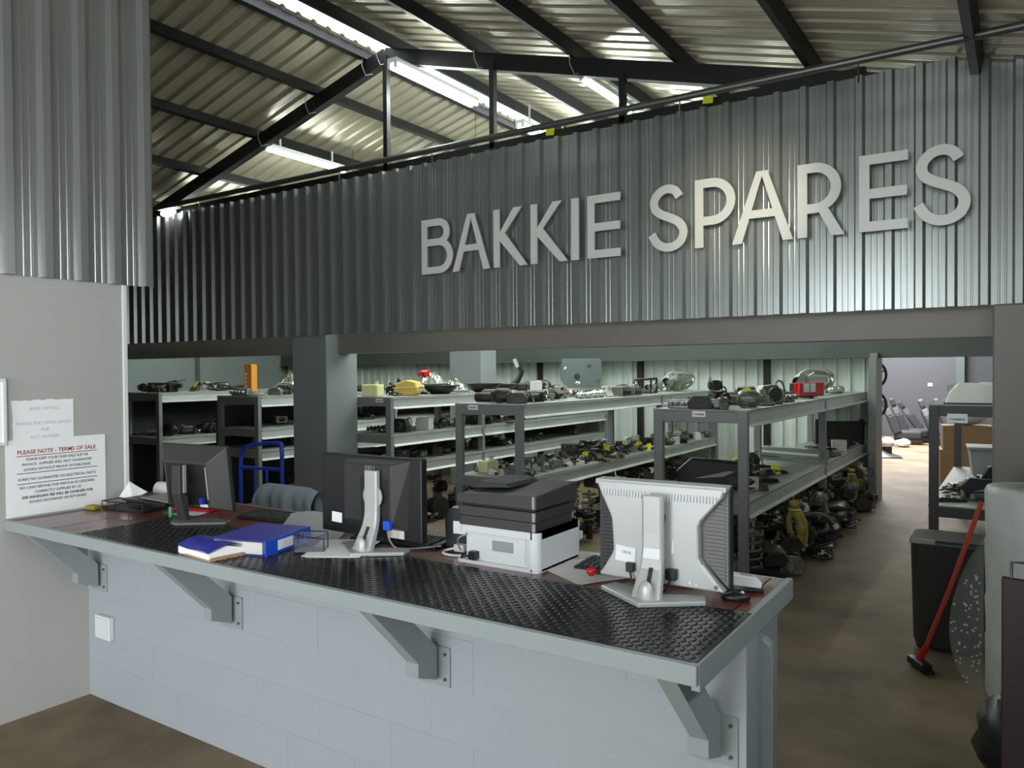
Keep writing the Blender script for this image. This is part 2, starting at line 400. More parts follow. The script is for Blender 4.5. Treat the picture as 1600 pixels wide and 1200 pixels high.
# roof: sheets on purlins on rafters, open slot along the ridge
ceil = root('ceiling')
rs = {-1: ribbed_mesh('roof_sheet', 'roof', 0.70, 0.0, 8.75, 0.175, 0.024), 1: ribbed_mesh('roof_sheet', 'roof', 0.70, 0.0, 6.15, 0.175, 0.024)}
ang = math.atan(0.273)
zs = 4.81 + 0.105
for i in range(38):
    y = -4.9 + 0.70 * i
    # right slope: local z runs down-slope to +x ; local x along +y ; ribs face upward
    for s in (1, -1):
        if s == 1:
            R = Matrix(((0, -math.sin(ang), math.cos(ang)), (-1, 0, 0), (0, -math.cos(ang), -math.sin(ang)))).to_4x4()
            org = V((-5.1 + 0.075, y + 0.70, zs - 0.02))
        else:
            R = Matrix(((0, math.sin(ang), -math.cos(ang)), (1, 0, 0), (0, -math.cos(ang), -math.sin(ang)))).to_4x4()
            org = V((-5.1 - 0.215, y, zs - 0.02 - 0.273 * 0.14))
        o = obj('roof_sheet', rs[s], ceil); R.translation = org; o.matrix_local = R
for dx in (-0.26, -0.96, -1.94, -2.91, -3.9, -4.9, -5.9, -6.9, -7.8, 0.12, 1.09, 2.07, 2.95, 3.9, 4.87, 5.85):
    x = -5.1 + dx; z = ZR(x) + 0.05
    a = ang if dx > 0 else -ang
    part('purlin', MB().box((x, 8.2, z), (0.05, 26.6, 0.10), (0, a, 0)), 'steel_black', ceil)
for y in (-0.35, 5.585, 11.0, 16.5):
    for s in (1, -1):
        w_ = 5.9 if s == 1 else 8.1
        L = w_ / math.cos(ang)
        cx = -5.1 + s * w_ / 2; cz = 4.81 - 0.273 * w_ / 2 - 0.075
        part('rafter', MB().box((cx, y, cz), (L, 0.085, 0.14), (0, s * ang, 0)), 'steel_black', ceil)
part('tie_beam', MB().b2(-9.3, -0.86, 5.53, 5.59, 3.605, 3.685), 'steel_black', ceil)
for x in (-5.085, -3.845, -2.61):
    part('truss_post', MB().b2(x - 0.025, x + 0.025, 5.53, 5.58, 3.64, ZR(x) - 0.08), 'steel_black', ceil)
for x, y in ((-5.35, 5.5), (-6.15, 5.5), (-6.9, 5.5), (-5.15, 5.49), (-3.05, 5.49), (-4.0, 5.49)):
    z = ZR(x)
    part('cable_tie', MB().tube([(x, y, z + .02), (x + .01, y - .01, z - .08), (x + .05, y, z - .17), (x + .06, y + .11, z - .12)], 0.004, 6), 'mid_grey', ceil)

# ------------------------------------------------------------------ fluorescent battens
def batten(x, y0, y1, z, tubes, label, rod=0.012):
    t = thing('fluorescent_batten', label, 'light', (x, (y0 + y1) / 2, z), 0, 'tube light battens under the roof')
    L = y1 - y0
    part('housing', MB().box((0, 0, 0.045), (0.11 if tubes > 1 else 0.06, L, 0.045)), 'white_paint', t, 0.004)
    for k in range(tubes):
        xx = (k - (tubes - 1) / 2) * 0.075
        part('tube', MB().cyl((xx, -L / 2 + 0.03, 0), (xx, L / 2 - 0.03, 0), 0.021, n=10), 'tube', t)
        for s in (-1, 1):
            part('lamp_holder', MB().box((xx, s * (L / 2 - 0.015), 0.005), (0.03, 0.025, 0.05)), 'white_paint', t)
    for yy in (-L * 0.32, L * 0.32):
        if rod: part('hanging_rod', MB().cyl((0, yy, 0.06), (0, yy, ZR(x) + 0.06 - z), rod, n=8), 'white_paint' if rod > .01 else 'steel_black', t)
    return t
batten(-4.75, 5.26, 6.53, 4.47, 2, 'bright twin tube light batten hung close under the roof ridge', 0)
batten(-4.76, 9.4, 10.6, 4.49, 2, 'twin tube light batten under the ridge, second one back from the truss')
batten(-3.02, 5.62, 6.62, 4.10, 1, 'single tube light batten beyond the truss post above the word SPARES')
batten(-3.02, 9.0, 10.2, 4.10, 1, 'single tube light batten deep in the store, hidden behind the sign wall top')
batten(-6.95, 5.62, 6.84, 4.17, 1, 'single tube light batten on white rods under the lower roof slope')
batten(-6.95, 8.1, 9.3, 4.17, 1, 'single tube light batten just peeping over the rail pipe end')
batten(-8.66, 5.75, 6.95, 3.66, 1, 'low tube light batten peeping over the sheet wall near its far end')
batten(-8.66, 8.6, 9.8, 3.66, 1, 'low tube light batten further back over the store corner')
batten(-1.3, 8.4, 9.6, 3.45, 1, 'tube light batten above the aisle, behind the sign wall')
batten(-4.76, 7.4, 8.6, 4.49, 2, 'twin tube light batten under the ridge, directly behind the brightest one')
batten(-3.02, 7.3, 8.5, 4.10, 1, 'single tube light batten above the rack row, out past the truss')

# lamps added to brighten the racks, hidden from the shop floor by the sign wall
for i, (x, y0, lab) in enumerate(((-3.16, 6.5, 'added hidden lamp between the printer-side and aisle-side racks, near end'), (-3.16, 9.0, 'added hidden lamp between the printer-side and aisle-side racks, far end'),
        (-4.95, 6.6, 'added hidden lamp over the pillar-side rack gap, near end'), (-4.95, 9.0, 'added hidden lamp over the pillar-side rack gap, far end'), (-6.8, 6.6, 'added hidden lamp by the hand-truck rack, near end'), (-6.8, 9.0, 'added hidden lamp by the hand-truck rack, far end'), (-11.2, 7.0, 'added hidden lamp beside the far side wall'))):
    batten(x, y0, y0 + 1.2, 2.95, 1, lab, 0.003)

t = thing('bulkhead_lamp', 'small glowing bulkhead lamp at the far end of the sign wall top', 'light', (-8.42, 5.40, 3.60))
part('glass', MB().ell((0, 0, 0), (.13, .05, .045), 14, 8), 'lamp_glass', t); part('base_plate', MB().b2(-.17, .17, -.05, .06, .042, .060), 'white_paint', t); part('mount_arm', MB().b2(-.02, .02, .04, .10, .0, .05), 'white_paint', t)

# ================================================================== SIGN LETTERS on the sheet wall
LY, LT, LH = 5.40, 0.014, 0.488        # front face, thickness, cap height
TL = Matrix(((1, 0, 0, 0), (0, 0, 1, 0), (0, 1, 0, 0), (0, 0, 0, 1)))   # (u, v, d) -> (x, y, z)
SWD = 0.062
def arc(cx, cy, rx, ry, a0, a1, n=14):
    return [(cx + rx * math.cos(math.radians(a0 + (a1 - a0) * i / n)), cy + ry * math.sin(math.radians(a0 + (a1 - a0) * i / n))) for i in range(n + 1)]
def letter(ch, x0, x1, label):
    W, H, s = x1 - x0, LH, SWD; h = s / 2; b = MB()
    nl = [0.0]
    def st(p): nl[0] += .0005; b.stroke(p, s, nl[0], LT + nl[0], TL)
    def bar(u0, u1, v0, v1): nl[0] += .0005; b.prism([(u0, v0), (u1, v0), (u1, v1), (u0, v1)], nl[0], LT + nl[0], TL)
    def pr(poly): nl[0] += .0005; b.prism(poly, nl[0], LT + nl[0], TL)
    if ch == 'I': bar(0, W, 0, H); pins = [(W / 2, .08), (W / 2, .4)]
    elif ch == 'E':
        bar(0, s, 0, H); bar(s, W, H - s, H); bar(s, W * .985, H * .47 - h + .01, H * .47 + h + .01); bar(s, W, 0, s); pins = [(W - .03, h), (W - .03, H - h), (W - .04, H * .47)]
    elif ch == 'B':
        bar(0, s, 0, H); m = H * .575; r1 = (H - h - m) / 2; r2 = (m - h) / 2
        st([(s, H - h)] + arc(W - .036 - r1 - h, H - h - r1, r1, r1, 90, -90) + [(s, m)])
        st([(s, m)] + arc(W - r2 - h, m - r2, r2, r2, 90, -90) + [(s, h)]); pins = [(h, .05), (h, H - .05)]
    elif ch in 'PR':
        bar(0, s, 0, H); m = H * .385; r1 = (H - h - m) / 2
        st([(s, H - h)] + arc(W - (0 if ch == 'P' else .02) - r1 - h, H - h - r1, r1, r1, 90, -90) + [(s, m)])
        if ch == 'R': pr([(W * .42, m), (W * .42 + .075, m - .01), (W, 0), (W - .078, 0)])
        pins = [(h, .05), (h, H - .05)]
    elif ch == 'A':
        q = W / 2; t = .038
        pr([(0, 0), (.068, 0), (q + .006, H - .012), (q + .006, H), (q - t, H)])
        pr([(W, 0), (q + t, H), (q - .006, H), (q - .006, H - .012), (W - .068, 0)])
        bar(W * .24, W * .76, H * .345, H * .345 + .055); pins = [(.05, .04), (W - .05, .04), (q, H - .04)]
    elif ch == 'K':
        bar(0, s, 0, H)
        pr([(s * .9, H * .44), (s * .9, H * .58), (W * .80 - .07, H), (W * .80, H), (W * .80 + .012, H)])
        pr([(s * .98, H * .46), (s * 1.75, H * .60), (W, 0), (W - .076, 0)]); pins = [(h, .05), (h, H - .05), (W - .05, .05)]
    else:
        P = [(.80, .80), (.70, .895), (.52, .937), (.32, .90), (.175, .79), (.19, .655), (.34, .565), (.56, .50), (.78, .42), (.90, .29), (.84, .145), (.66, .065), (.44, .06), (.24, .13), (.105, .27)]
        st([(p.x, p.y) for p in cat_rom([(x * W, y * H, 0) for x, y in P], 4)]); pins = [(W * .5, H * .53), (W * .5, H * .06), (W * .5, H * .93)]
    t = thing('sign_letter', label, 'sign letter', (x0, LY, 2.58), 0, 'raised letters of the shop sign')
    part('letter_face', b, 'letter', t)
    pb = MB()
    for u, v in pins: pb.cyl((u, LT, v), (u, 0.105, v), 0.005, n=6)
    part('stand_off_pin', pb, 'pipe', t, kind='stuff')
for ch, x0, x1, lab in (
    ('B', -4.536, -4.184, 'pale metal letter B that starts the word BAKKIE'),
    ('A', -4.184, -3.785, 'pale metal letter A in the word BAKKIE'),
    ('K', -3.744, -3.404, 'pale metal first letter K of BAKKIE, next to the A'),
    ('K', -3.372, -3.023, 'pale metal second letter K of BAKKIE, next to the I'),
    ('I', -2.990, -2.924, 'pale metal letter I, a plain upright bar in BAKKIE'),
    ('E', -2.847, -2.563, 'pale metal letter E that ends the word BAKKIE'),
    ('S', -2.339, -2.029, 'pale metal letter S that starts the word SPARES'),
    ('P', -1.973, -1.679, 'pale metal letter P in the word SPARES'),
    ('A', -1.702, -1.288, 'pale metal letter A in the word SPARES'),
    ('R', -1.259, -0.965, 'pale metal letter R in the word SPARES'),
    ('E', -0.877, -0.595, 'pale metal letter E in the word SPARES'),
    ('S', -0.570, -0.257, 'pale metal letter S that ends the word SPARES')):
    letter(ch, x0, x1, lab)

# ================================================================== SERVICE COUNTER
CT = 0.994
t = thing('service_counter', 'long service counter of red boards with grey edge trim on steel brackets', 'counter', (XL, 1.76, 0))
XS = [0.006, 0.38, 0.89, 1.40, 1.91, 2.41, 2.92, 3.42, 3.484]
for a, b in zip(XS[:-1], XS[1:]):
    part('plank', MB().b2(a + 0.002, b - 0.002, 0.02, 0.915, 0.958, CT - 0.005), 'plank', t, 0.002)
part('front_trim', MB().b2(0.004, 3.487, 0, 0.022, 0.944, CT), 'counter_paint', t, 0.002)
part('end_trim', MB().b2(3.466, 3.488, 0.022, 0.93, 0.925, CT), 'counter_paint', t, 0.002)
part('back_trim', MB().b2(0.004, 3.466, 0.915, 0.93, 0.944, CT - 0.005), 'counter_paint', t, 0.002)
part('support_rail', MB().b2(0.01, 3.45, 0.50, 0.88, 0.915, 0.957), 'counter_paint', t)
part('end_support', MB().b2(3.40, 3.455, 0.51, 0.86, 0.0, 0.915), 'counter_paint', t, 0.004)
for x in (-4.015, -2.925, -1.77, -0.74):
    br = part('bracket', MB().prism([(0.025, 0.944), (0.27, 0.69), (0.27, 0.64), (0.375, 0.60), (0.375, 0.72), (0.25, 0.84), (0.16, 0.944)], -0.028, 0.028,
              Matrix(((0, 0, 1, x - XL + 0.005), (1, 0, 0, 0), (0, 1, 0, 0), (0, 0, 0, 1)))), 'counter_paint', t, 0.002)
    part('wall_plate', MB().b2(x - XL - 0.07, x - XL + 0.075, 0.392, 0.401, 0.573, 0.715), 'counter_paint', br, 0.002)
    for dz in (0.60, 0.69):
        part('bolt_head', MB().cyl((x - XL + 0.055, 0.393, dz), (x - XL + 0.055, 0.386, dz), 0.006, n=6), 'pipe', br)

# moulded rubber tread mat along the customer edge
t = thing('tread_mat', 'black rubber tread-plate mat along the front of the counter', 'mat', (0, 0, CT - 0.005))
part('mat_sheet', MB().b2(-3.50, -0.648, 1.784, 2.235, 0.0, 0.006), 'mat', t, 0.002)
tb = MB(); p = 0.0205; ny = int(0.44 / p); nx = int(2.83 / p)
for i in range(nx):
    for j in range(ny):
        a = PI / 4 if (i + j) % 2 else -PI / 4
        c, s_ = math.cos(a), math.sin(a); X = -3.49 + p * (i + .5); Y = 1.79 + p * (j + .5)
        L, wd, h = 0.0125, 0.0030, 0.0022
        q = [(-L, 0, 0), (0, -wd, 0), (L, 0, 0), (0, wd, 0), (-L * .55, 0, h), (L * .55, 0, h)]
        tb.add([(X + u * c - v * s_, Y + u * s_ + v * c, 0.0060 + z) for u, v, z in q], [(0, 1, 5, 4), (1, 2, 5), (2, 3, 5), (3, 0, 4, 5), (0, 4, 3), (0, 1, 4)])
part('tread_bars', tb, 'mat', t, kind='stuff')

# swing gate seen edge-on at the counter end
t = thing('gate_stile', 'narrow pale grey post with a rounded top at the counter end', 'post', (-0.70, 2.43, 0))
part('stile_board', MB().prism([(0.0, 0.03), (0.058, 0.03), (0.058, 0.80), (0.05, 0.84), (0.03, 0.857), (0.0, 0.86)], 0, 0.045, TL), 'counter_paint', t, 0.004)
for z in (0.2, 0.7):
    part('hinge', MB().cyl((-0.002, -0.012, z - .04), (-0.002, -0.012, z + .04), 0.010, n=10), 'pipe', t)

# socket plate on the counter wall
t = thing('wall_socket', 'white square blank plate low on the counter wall by the corner', 'socket', (-3.95, YC - 0.001, 0.393))
part('plate', MB().box((0, -0.014, 0), (0.135, 0.028, 0.118)), 'white_paint', t, 0.004)
part('front_cover', MB().box((0, -0.030, 0), (0.115, 0.006, 0.10)), 'white_plastic', t, 0.002)

# ================================================================== NOTICES ON THE SIDE WALL
RW = (PI / 2, 0, PI / 2)
def notice(name, y0, y1, z0, z1, label, m, x, ragged=False, tilt=0):
    t = thing(name, label, 'notice', (x, (y0 + y1) / 2, (z0 + z1) / 2), 0, None, (tilt, 0, 0))
    w_, h_ = (y1 - y0) / 2, (z1 - z0) / 2
    r = random.Random(3); top = []
    if ragged: top = [(w_ - 2 * w_ * k / 14, h_ - r.uniform(0, .008)) for k in range(15)]; left = [(-w_ + r.uniform(0, .007), h_ - 2 * h_ * k / 9) for k in range(1, 10)]
    poly = [(-w_, -h_), (w_, -h_), (w_, h_), (-w_, h_)] if not ragged else [(w_, -h_)] + top + left
    part('sheet', MB().prism(poly, 0, 0.0022, Matrix(((0, 0, 1, 0), (1, 0, 0, 0), (0, 1, 0, 0), (0, 0, 0, 1)))), m, t)
    return t
t = notice('bank_notice', 1.800, 2.096, 1.30, 1.577, 'torn white paper with faded print above the terms notice', 'paper', XL + 0.0008, True)
for k, (s, z) in enumerate((('BANK DETAILS', 0.085), ('BAKKIE 2ND HAND SPARES', 0.012), ('FNB', -0.022), ('ACC. NUMBER', -0.058), ('CHEQUE ACC', -0.092))):
    text('print_line', s, 0.0215, 'ink_faint', t, (0.0022, 0.005, z), RW, depth=0.0002, shear=0.12)
t = notice('terms_notice', 1.768, 2.259, 0.998, 1.378, 'large white terms of sale notice with red and dark lettering', 'paper', XL + 0.0035)
def tl(s, z, size, m='ink', y=0.0, bold=0.0):
    text('print_line', s, size, m, t, (0.0023, y, z), RW, depth=0.0002, bold=bold, shear=0.08)
tl('PLEASE NOTE - TERMS OF SALE', 0.118, 0.0278, 'ink_red', bold=0.0006)
for z, m in ((0.108, 'ink_red'), (0.022, 'ink'), (-0.030, 'ink')):
    part('rule_line', MB().box((0.0023, 0.003, z), (0.0006, 0.395, 0.0035)), m, t)
for s, z in (('PLEASE KEEP YOUR CASH SALE SLIP OR', 0.085), ('INVOICE  SUPPLIER WILL NOT GUARANTEE', 0.060), ('GOODS WITHOUT PROOF OF PURCHASE', 0.034),
             ('SORRY NO GUARANTEE ON ELECTRICAL PARTS', -0.014), ('NO CASH REFUND FOR PARTS & ACCESSORIES', -0.055), ('CORRECTLY SUPPLIED BY US', -0.080),
             ('20% HANDLING FEE WILL BE CHARGED FOR', -0.104), ('GOODS EXCHANGE OR RETURNED', -0.128)):
    tl(s, z, 0.0175, 'ink', bold=0.0007 if '20%' in s else 0.0004)
t = thing('framed_notice', 'white framed notice at the edge of the side wall', 'notice', (XL + 0.001, 1.60, 1.52))
part('backing', MB().box((0.006, 0, 0), (0.010, 0.32, 0.31)), 'paper', t)
for a, b in (((0.010, 0, 0.155), (0.018, 0.345, 0.018)), ((0.010, 0, -0.155), (0.018, 0.345, 0.018)), ((0.010, 0.165, 0), (0.018, 0.018, 0.30)), ((0.010, -0.165, 0), (0.018, 0.018, 0.30))):
    part('frame_bar', MB().box(a, b), 'white_paint', t, 0.003)

# ================================================================== COUNTER EQUIPMENT
ZC = CT - 0.005      # board surface
ZM = CT + 0.001      # mat surface
TX = Matrix(((1, 0, 0, 0), (0, 0, 1, 0), (0, 1, 0, 0), (0, 0, 0, 1)))   # prism in x-z, depth along y

def stand(t, cx, m, h, slot=True):
    # upright seen from behind: flat column that leans out to a V foot; y = 0 is the panel back, -y towards the customer
    n = 10; pts = []
    b = MB()
    prof = [(-0.055, h), (-0.055, 0.20), (-0.056, 0.155), (-0.060, 0.125), (-0.070, 0.095), (-0.115, 0.012)]
    th = [0.022, 0.023, 0.024, 0.025, 0.026, 0.030]; wd = [0.034, 0.034, 0.034, 0.035, 0.037, 0.047]
    P = []
    for (y, z), q, wv in zip(prof, th, wd):
        P += [(cx - wv, y + q, z), (cx - wv, y + .004, z), (cx - wv + .008, y, z), (cx + wv - .008, y, z), (cx + wv, y + .004, z), (cx + wv, y + q, z)]
    F = [(i * 6 + j, i * 6 + (j + 1) % 6, (i + 1) * 6 + (j + 1) % 6, (i + 1) * 6 + j) for i in range(5) for j in range(6)] + [(5, 4, 3, 2, 1, 0), (30, 31, 32, 33, 34, 35)]
    b.add(P, F)
    part('stand_column', b, m, t, 0.003)
    part('stand_boss', MB().ell((cx + 0.003, -0.112, 0.014), (0.029, 0.016, 0.056), 14, 8), m, t)
    f = MB().prism([(cx, -0.168), (cx + 0.168, -0.048), (cx + 0.148, 0.012), (cx + 0.10, 0.0), (cx, -0.055), (cx - 0.10, 0.0), (cx - 0.155, 0.02), (cx - 0.178, -0.045)], 0, 0.015)
    part('stand_foot', f, m, t, 0.004)
    if slot: part('cable_slot', MB().box((cx + 0.004, -0.083, 0.075), (0.012, 0.006, 0.055), (-0.5, 0, 0)), 'charcoal2', t)
    part('stand_arm', MB().cyl((cx, -0.03, 0.245), (cx, 0.012, 0.245), 0.028, n=14), 'charcoal2', t)
def rotx(o, a, piv):
    o.rotation_euler = (a, 0, 0)
    o.location = V(piv) - Euler((a, 0, 0)).to_matrix() @ V(piv)
def panel(t, w_, z0, z1, tilt):
    return dict(w=w_, z0=z0, z1=z1)

# silver and black monitor with hourglass back
t = thing('computer_monitor', 'silver backed computer monitor with hourglass shell and slatted sides, counter end', 'monitor', (-0.952, 2.27, ZM), 0.03)
z0, z1, hw = 0.033, 0.348, 0.213; zm = (z0 + z1) / 2
o_bez = part('bezel', MB().b2(-hw - .004, hw + .004, 0.045, 0.075, z0 - .004, z1 + .002), 'black', t, 0.004)
scr = part('screen', MB().b2(-hw + .012, hw - .012, 0.0745, 0.077, z0 + .012, z1 - .014), 'screen', t)
sh = part('back_shell', MB().prism([(-hw, z1), (-hw + .012, z1 - .03), (-.165, z1 - .105), (-.158, z1 - .125), (-.152, z0 + .095), (-.158, z0 + .078), (-hw + .01, z0 + .004), (hw - .004, z0), (.142, z0 + .075), (.132, z0 + .095), (.130, z1 - .125), (.138, z1 - .105), (hw - .01, z1 - .03), (hw, z1)], -0.004, 0.046, TX), 'silver', t, 0.006)
part('shell_hood', MB().prism([(0.0, z1 + .004), (0.06, z1 + .004), (0.06, z1 - .005), (-0.004, z1 - .012)], -hw - .002, hw + .002, Matrix(((0, 0, 1, 0), (1, 0, 0, 0), (0, 1, 0, 0), (0, 0, 0, 1)))), 'silver', t, 0.002)
for sx, nm, mm in ((1, 'side_grille', 'grey_plastic'), (-1, 'side_grille', 'charcoal2')):  # same plastic: lit side coloured grey, shaded side near black
    g = part(nm, MB().prism([(sx * hw, z1 - .01), (sx * .128, z1 - .12), (sx * .126, z0 + .09), (sx * hw, z0 + .01)], 0.028, 0.046, TX), mm, t)
    sl_ = MB()
    for k in range(22):
        z = z0 + .03 + k * .0118
        u = .136 if z0 + .09 < z < z1 - .12 else (.136 + (z - (z1 - .12)) * .66 if z > z1 - .12 else .136 + (z0 + .09 - z) * .85)
        if u < hw - .02: sl_.b2(sx * (u + .008), sx * (hw - .008), 0.022, 0.03, z, z + .006)
    part('vent_slats', sl_, mm, g, kind='stuff')
vb = MB()
for k in range(38):
    if abs(k - 18.5) > 0: vb.box((-.185 + k * .01, -0.006, z1 - .037 - (.004 if 14 < k < 24 else 0)), (.0035, .006, .022), (0, 0.06, 0))
part('top_vents', vb, 'white_plastic', t, kind='stuff')
part('lower_port_bay', MB().prism([(-.145, z0 + .078), (.145, z0 + .078), (.20, z0 + .012), (-.20, z0 + .012)], -0.002, 0.002, TX), 'silver', t)
part('asset_label', MB().box((-.108, -0.006, 0.116), (.068, .003, .05), (0, 0.08, 0)), 'paper', t)
text('label_print', 'CRUIS', 0.012, 'ink', t, (-.104, -0.0078, 0.118), (PI / 2, 0.08, 0), depth=0.0002)
part('hook_sticker', MB().prism([(.045, .135), (.055, .135), (.053, .175), (.05, .18), (.047, .165)], -0.0065, -0.004, TX), 'white_paint', t)
part('power_plug', MB().box((-.088, -0.014, 0.078), (.026, .022, .03)), 'black', t, 0.003)
part('video_plug', MB().box((.048, -0.014, 0.072), (.034, .024, .034)), 'black', t, 0.003)
for pl, q in ((-.088, 1), (.048, -1)):
    part('cable', MB().tube(cat_rom([(pl, -0.016, 0.062), (pl + .01 * q, -0.022, 0.035), (pl + .03 * q, -0.01, 0.012), (pl + .06 * q, 0.05, 0.006), (pl + .09 * q, 0.13, 0.006)], 5), 0.0035, 6), 'rubber', t)
for x, z, r in ((.105, .052, .005), (.125, .047, .004), (.185, .048, .006)):
    part('screw_cap', MB().cyl((x, -0.004, z), (x, -0.0075, z), r, n=10), 'white_paint' if x < .15 else 'grey_plastic', t)
stand(t, 0.0, 'silver', 0.318)

# black monitor with silver stand
t = thing('computer_monitor', 'black monitor on a tall silver stand between binder and printer', 'monitor', (-2.14, 2.275, ZM), 0.0)
bw = [part('back_shell', MB().b2(-.352, .202, 0.02, 0.055, 0.035, 0.366), 'black', t, 0.006)]
cx = -0.065
bw.append(part('back_hump', MB().add([(-.20, 0.02, .358), (.145, 0.02, .358), (.13, 0.02, .075), (-.20, 0.02, .075), (-.17, -0.028, .340), (.085, -0.028, .340), (.09, -0.028, .11), (-.17, -0.028, .11)],
   [(0, 1, 5, 4), (1, 2, 6, 5), (2, 3, 7, 6), (3, 0, 4, 7), (4, 5, 6, 7)]), 'charcoal2', t, 0.003))
bw.append(part('recess_panel', MB().b2(-.075, .07, -0.0295, -0.026, .118, .285), 'black', t))
bw.append(part('screen', MB().b2(-.325, .195, 0.0545, 0.057, .048, .354), 'screen', t))
bw.append(part('asset_label', MB().box((-.26, 0.018, .098), (.058, .003, .042), (0, 0.05, 0)), 'paper', t))
bw.append(part('spec_label', MB().box((.07, 0.018, .062), (.085, .003, .034)), 'paper_old', t))
bw.append(part('video_plug', MB().box((.075, -0.036, .106), (.034, .022, .036)), 'blue', t, 0.003))
bw.append(part('video_cable', MB().tube(cat_rom([(.075, -0.036, .088), (.078, -0.03, .05), (.09, 0.0, .012), (.14, 0.06, .006), (.2, 0.14, .006)], 5), 0.0035, 6), 'mid_grey', t))
bw.append(part('swivel_disc', MB().lathe([(.0, .0), (.03, .0), (.05, .006), (.05, .012)], 24, Matrix.Translation((0.0, -0.03, .215)) @ Matrix.Rotation(PI / 2, 4, 'X')), 'silver', t))
bw.append(text('brand_print', 'DELL', 0.027, 'mid_grey', t, (-0.052, -0.0292, .314), (PI / 2, 0, 0), depth=0.0004, align='LEFT'))
stand(t, 0.0, 'silver', 0.318)

# tilted dark monitor by the clutter
t = thing('computer_monitor', 'dark grey monitor tilted back on a slim black stand near the notices', 'monitor', (-3.30, 2.25, ZM), 0.10)
mw = []
TT = Matrix.Translation((0, 0, 0.015)) @ Matrix.Rotation(0.11, 4, 'X')
def p1(name, mb, m, bev=0.0):
    mb2 = MB(); mb2.v = [tuple(TT @ V(q)) for q in mb.v]; mb2.f = mb.f; mb2.sm = mb.sm
    return part(name, mb2, m, t, bev)
p1('back_shell', MB().b2(-.25, .20, 0.035, 0.06, 0.03, 0.345), 'charcoal2', 0.006)
p1('back_bevel', MB().add([(-.245, 0.036, .34), (.195, 0.036, .34), (.195, 0.036, .035), (-.245, 0.036, .035), (-.17, -0.022, .275), (.125, -0.022, .275), (.125, -0.022, .06), (-.17, -0.022, .06)],
   [(0, 1, 5, 4), (1, 2, 6, 5), (2, 3, 7, 6), (3, 0, 4, 7), (4, 5, 6, 7)]), 'charcoal', 0.004)
p1('recess_panel', MB().b2(-.155, .11, -0.0245, -0.021, .07, .265), 'black')
p1('silver_edge', MB().b2(.112, .117, -0.026, -0.021, .10, .255), 'silver')
p1('screen', MB().b2(-.238, .188, 0.0595, 0.062, .045, .333), 'screen')
p1('video_plug', MB().box((.085, -0.035, .095), (.022, .02, .03)), 'blue_dark', 0.002)
p1('spec_label', MB().box((.085, -0.0255, .07), (.05, .003, .014)), 'paper_old')
part('stand_column', MB().prism([(-0.07, 0.0), (-0.05, 0.0), (-0.055, 0.12), (-0.085, 0.15), (-0.085, 0.275), (-0.105, 0.275), (-0.105, 0.14)], -0.05, 0.005, Matrix(((0, 0, 1, 0), (1, 0, 0, 0), (0, 1, 0, 0), (0, 0, 0, 1)))), 'charcoal', t, 0.004)
part('stand_edge', MB().prism([(-0.088, 0.145), (-0.074, 0.145), (-0.074, 0.275), (-0.088, 0.275)], 0.006, 0.014, Matrix(((0, 0, 1, 0), (1, 0, 0, 0), (0, 1, 0, 0), (0, 0, 0, 1)))), 'mid_grey', t)
part('stand_arm', MB().b2(-0.04, 0.0, -0.085, 0.01, 0.19, 0.235), 'charcoal2', t, 0.004)
part('stand_foot', MB().prism([(-0.03, -0.13), (0.01, -0.14), (0.21, -0.02), (0.19, 0.03), (0.0, 0.02), (-0.15, 0.05), (-0.16, 0.0)], 0, 0.012), 'grey_plastic', t, 0.004)

# multifunction printer, rear side to the customer
t = thing('multifunction_printer', 'multifunction printer with white base and dark scanner top on the red boards', 'printer', (-1.585, 2.29, ZC), 0.0)
base = MB()
def rrect(x0, x1, y0, y1, r, n=4):
    out = []
    for cx_, cy_, a in ((x1 - r, y0 + r, -90), (x1 - r, y1 - r, 0), (x0 + r, y1 - r, 90), (x0 + r, y0 + r, 180)):
        out += [(cx_ + r * math.cos(math.radians(a + 90 * k / n)), cy_ + r * math.sin(math.radians(a + 90 * k / n))) for k in range(n + 1)]
    return out
part('base_body', MB().prism(rrect(-.145, .172, .022, .32, .012), .012, .138), 'white_plastic', t, 0.0)
part('base_skirt', MB().prism(rrect(-.185, .178, 0.0, .31, .02), .0, .012), 'white_plastic', t)
part('base_corner', MB().prism(rrect(.12, .178, 0.0, .318, .026), .004, .142), 'white_plastic', t)
part('base_rim', MB().prism(rrect(-.172, .178, 0.0, .318, .022), .118, .142), 'white_plastic', t)
part('rear_cover', MB().box((.0, .020, .068), (.225, .008, .098)), 'white_plastic', t, 0.003)
part('rating_label', MB().box((.018, .015, .075), (.092, .002, .038)), 'mid_grey', t)
part('socket_panel', MB().box((-.128, .02, .07), (.036, .01, .10)), 'white_plastic', t, 0.002)
part('power_plug', MB().box((-.105, .005, .032), (.034, .03, .03)), 'black', t, 0.003)
part('power_cord', MB().tube(cat_rom([(-.12, .0, .03), (-.15, -.005, .022), (-.18, .03, .008), (-.21, .10, .006), (-.23, .2, .006)], 5), .004, 6), 'rubber', t)
part('network_lead', MB().tube(cat_rom([(-.14, .012, .105), (-.17, .0, .09), (-.19, .02, .06), (-.2, .05, .03)], 5), .003, 6), 'mid_grey', t)
part('tray_unit', MB().prism(rrect(-.176, .16, .004, .285, .014), .142, .176), 'charcoal', t, 0.0)
part('scanner_body', MB().prism(rrect(-.178, .166, .002, .295, .014), .179, .213), 'charcoal', t, 0.0)
part('scanner_gap', MB().b2(-.165, .155, .02, .27, .210, .226), 'black', t)
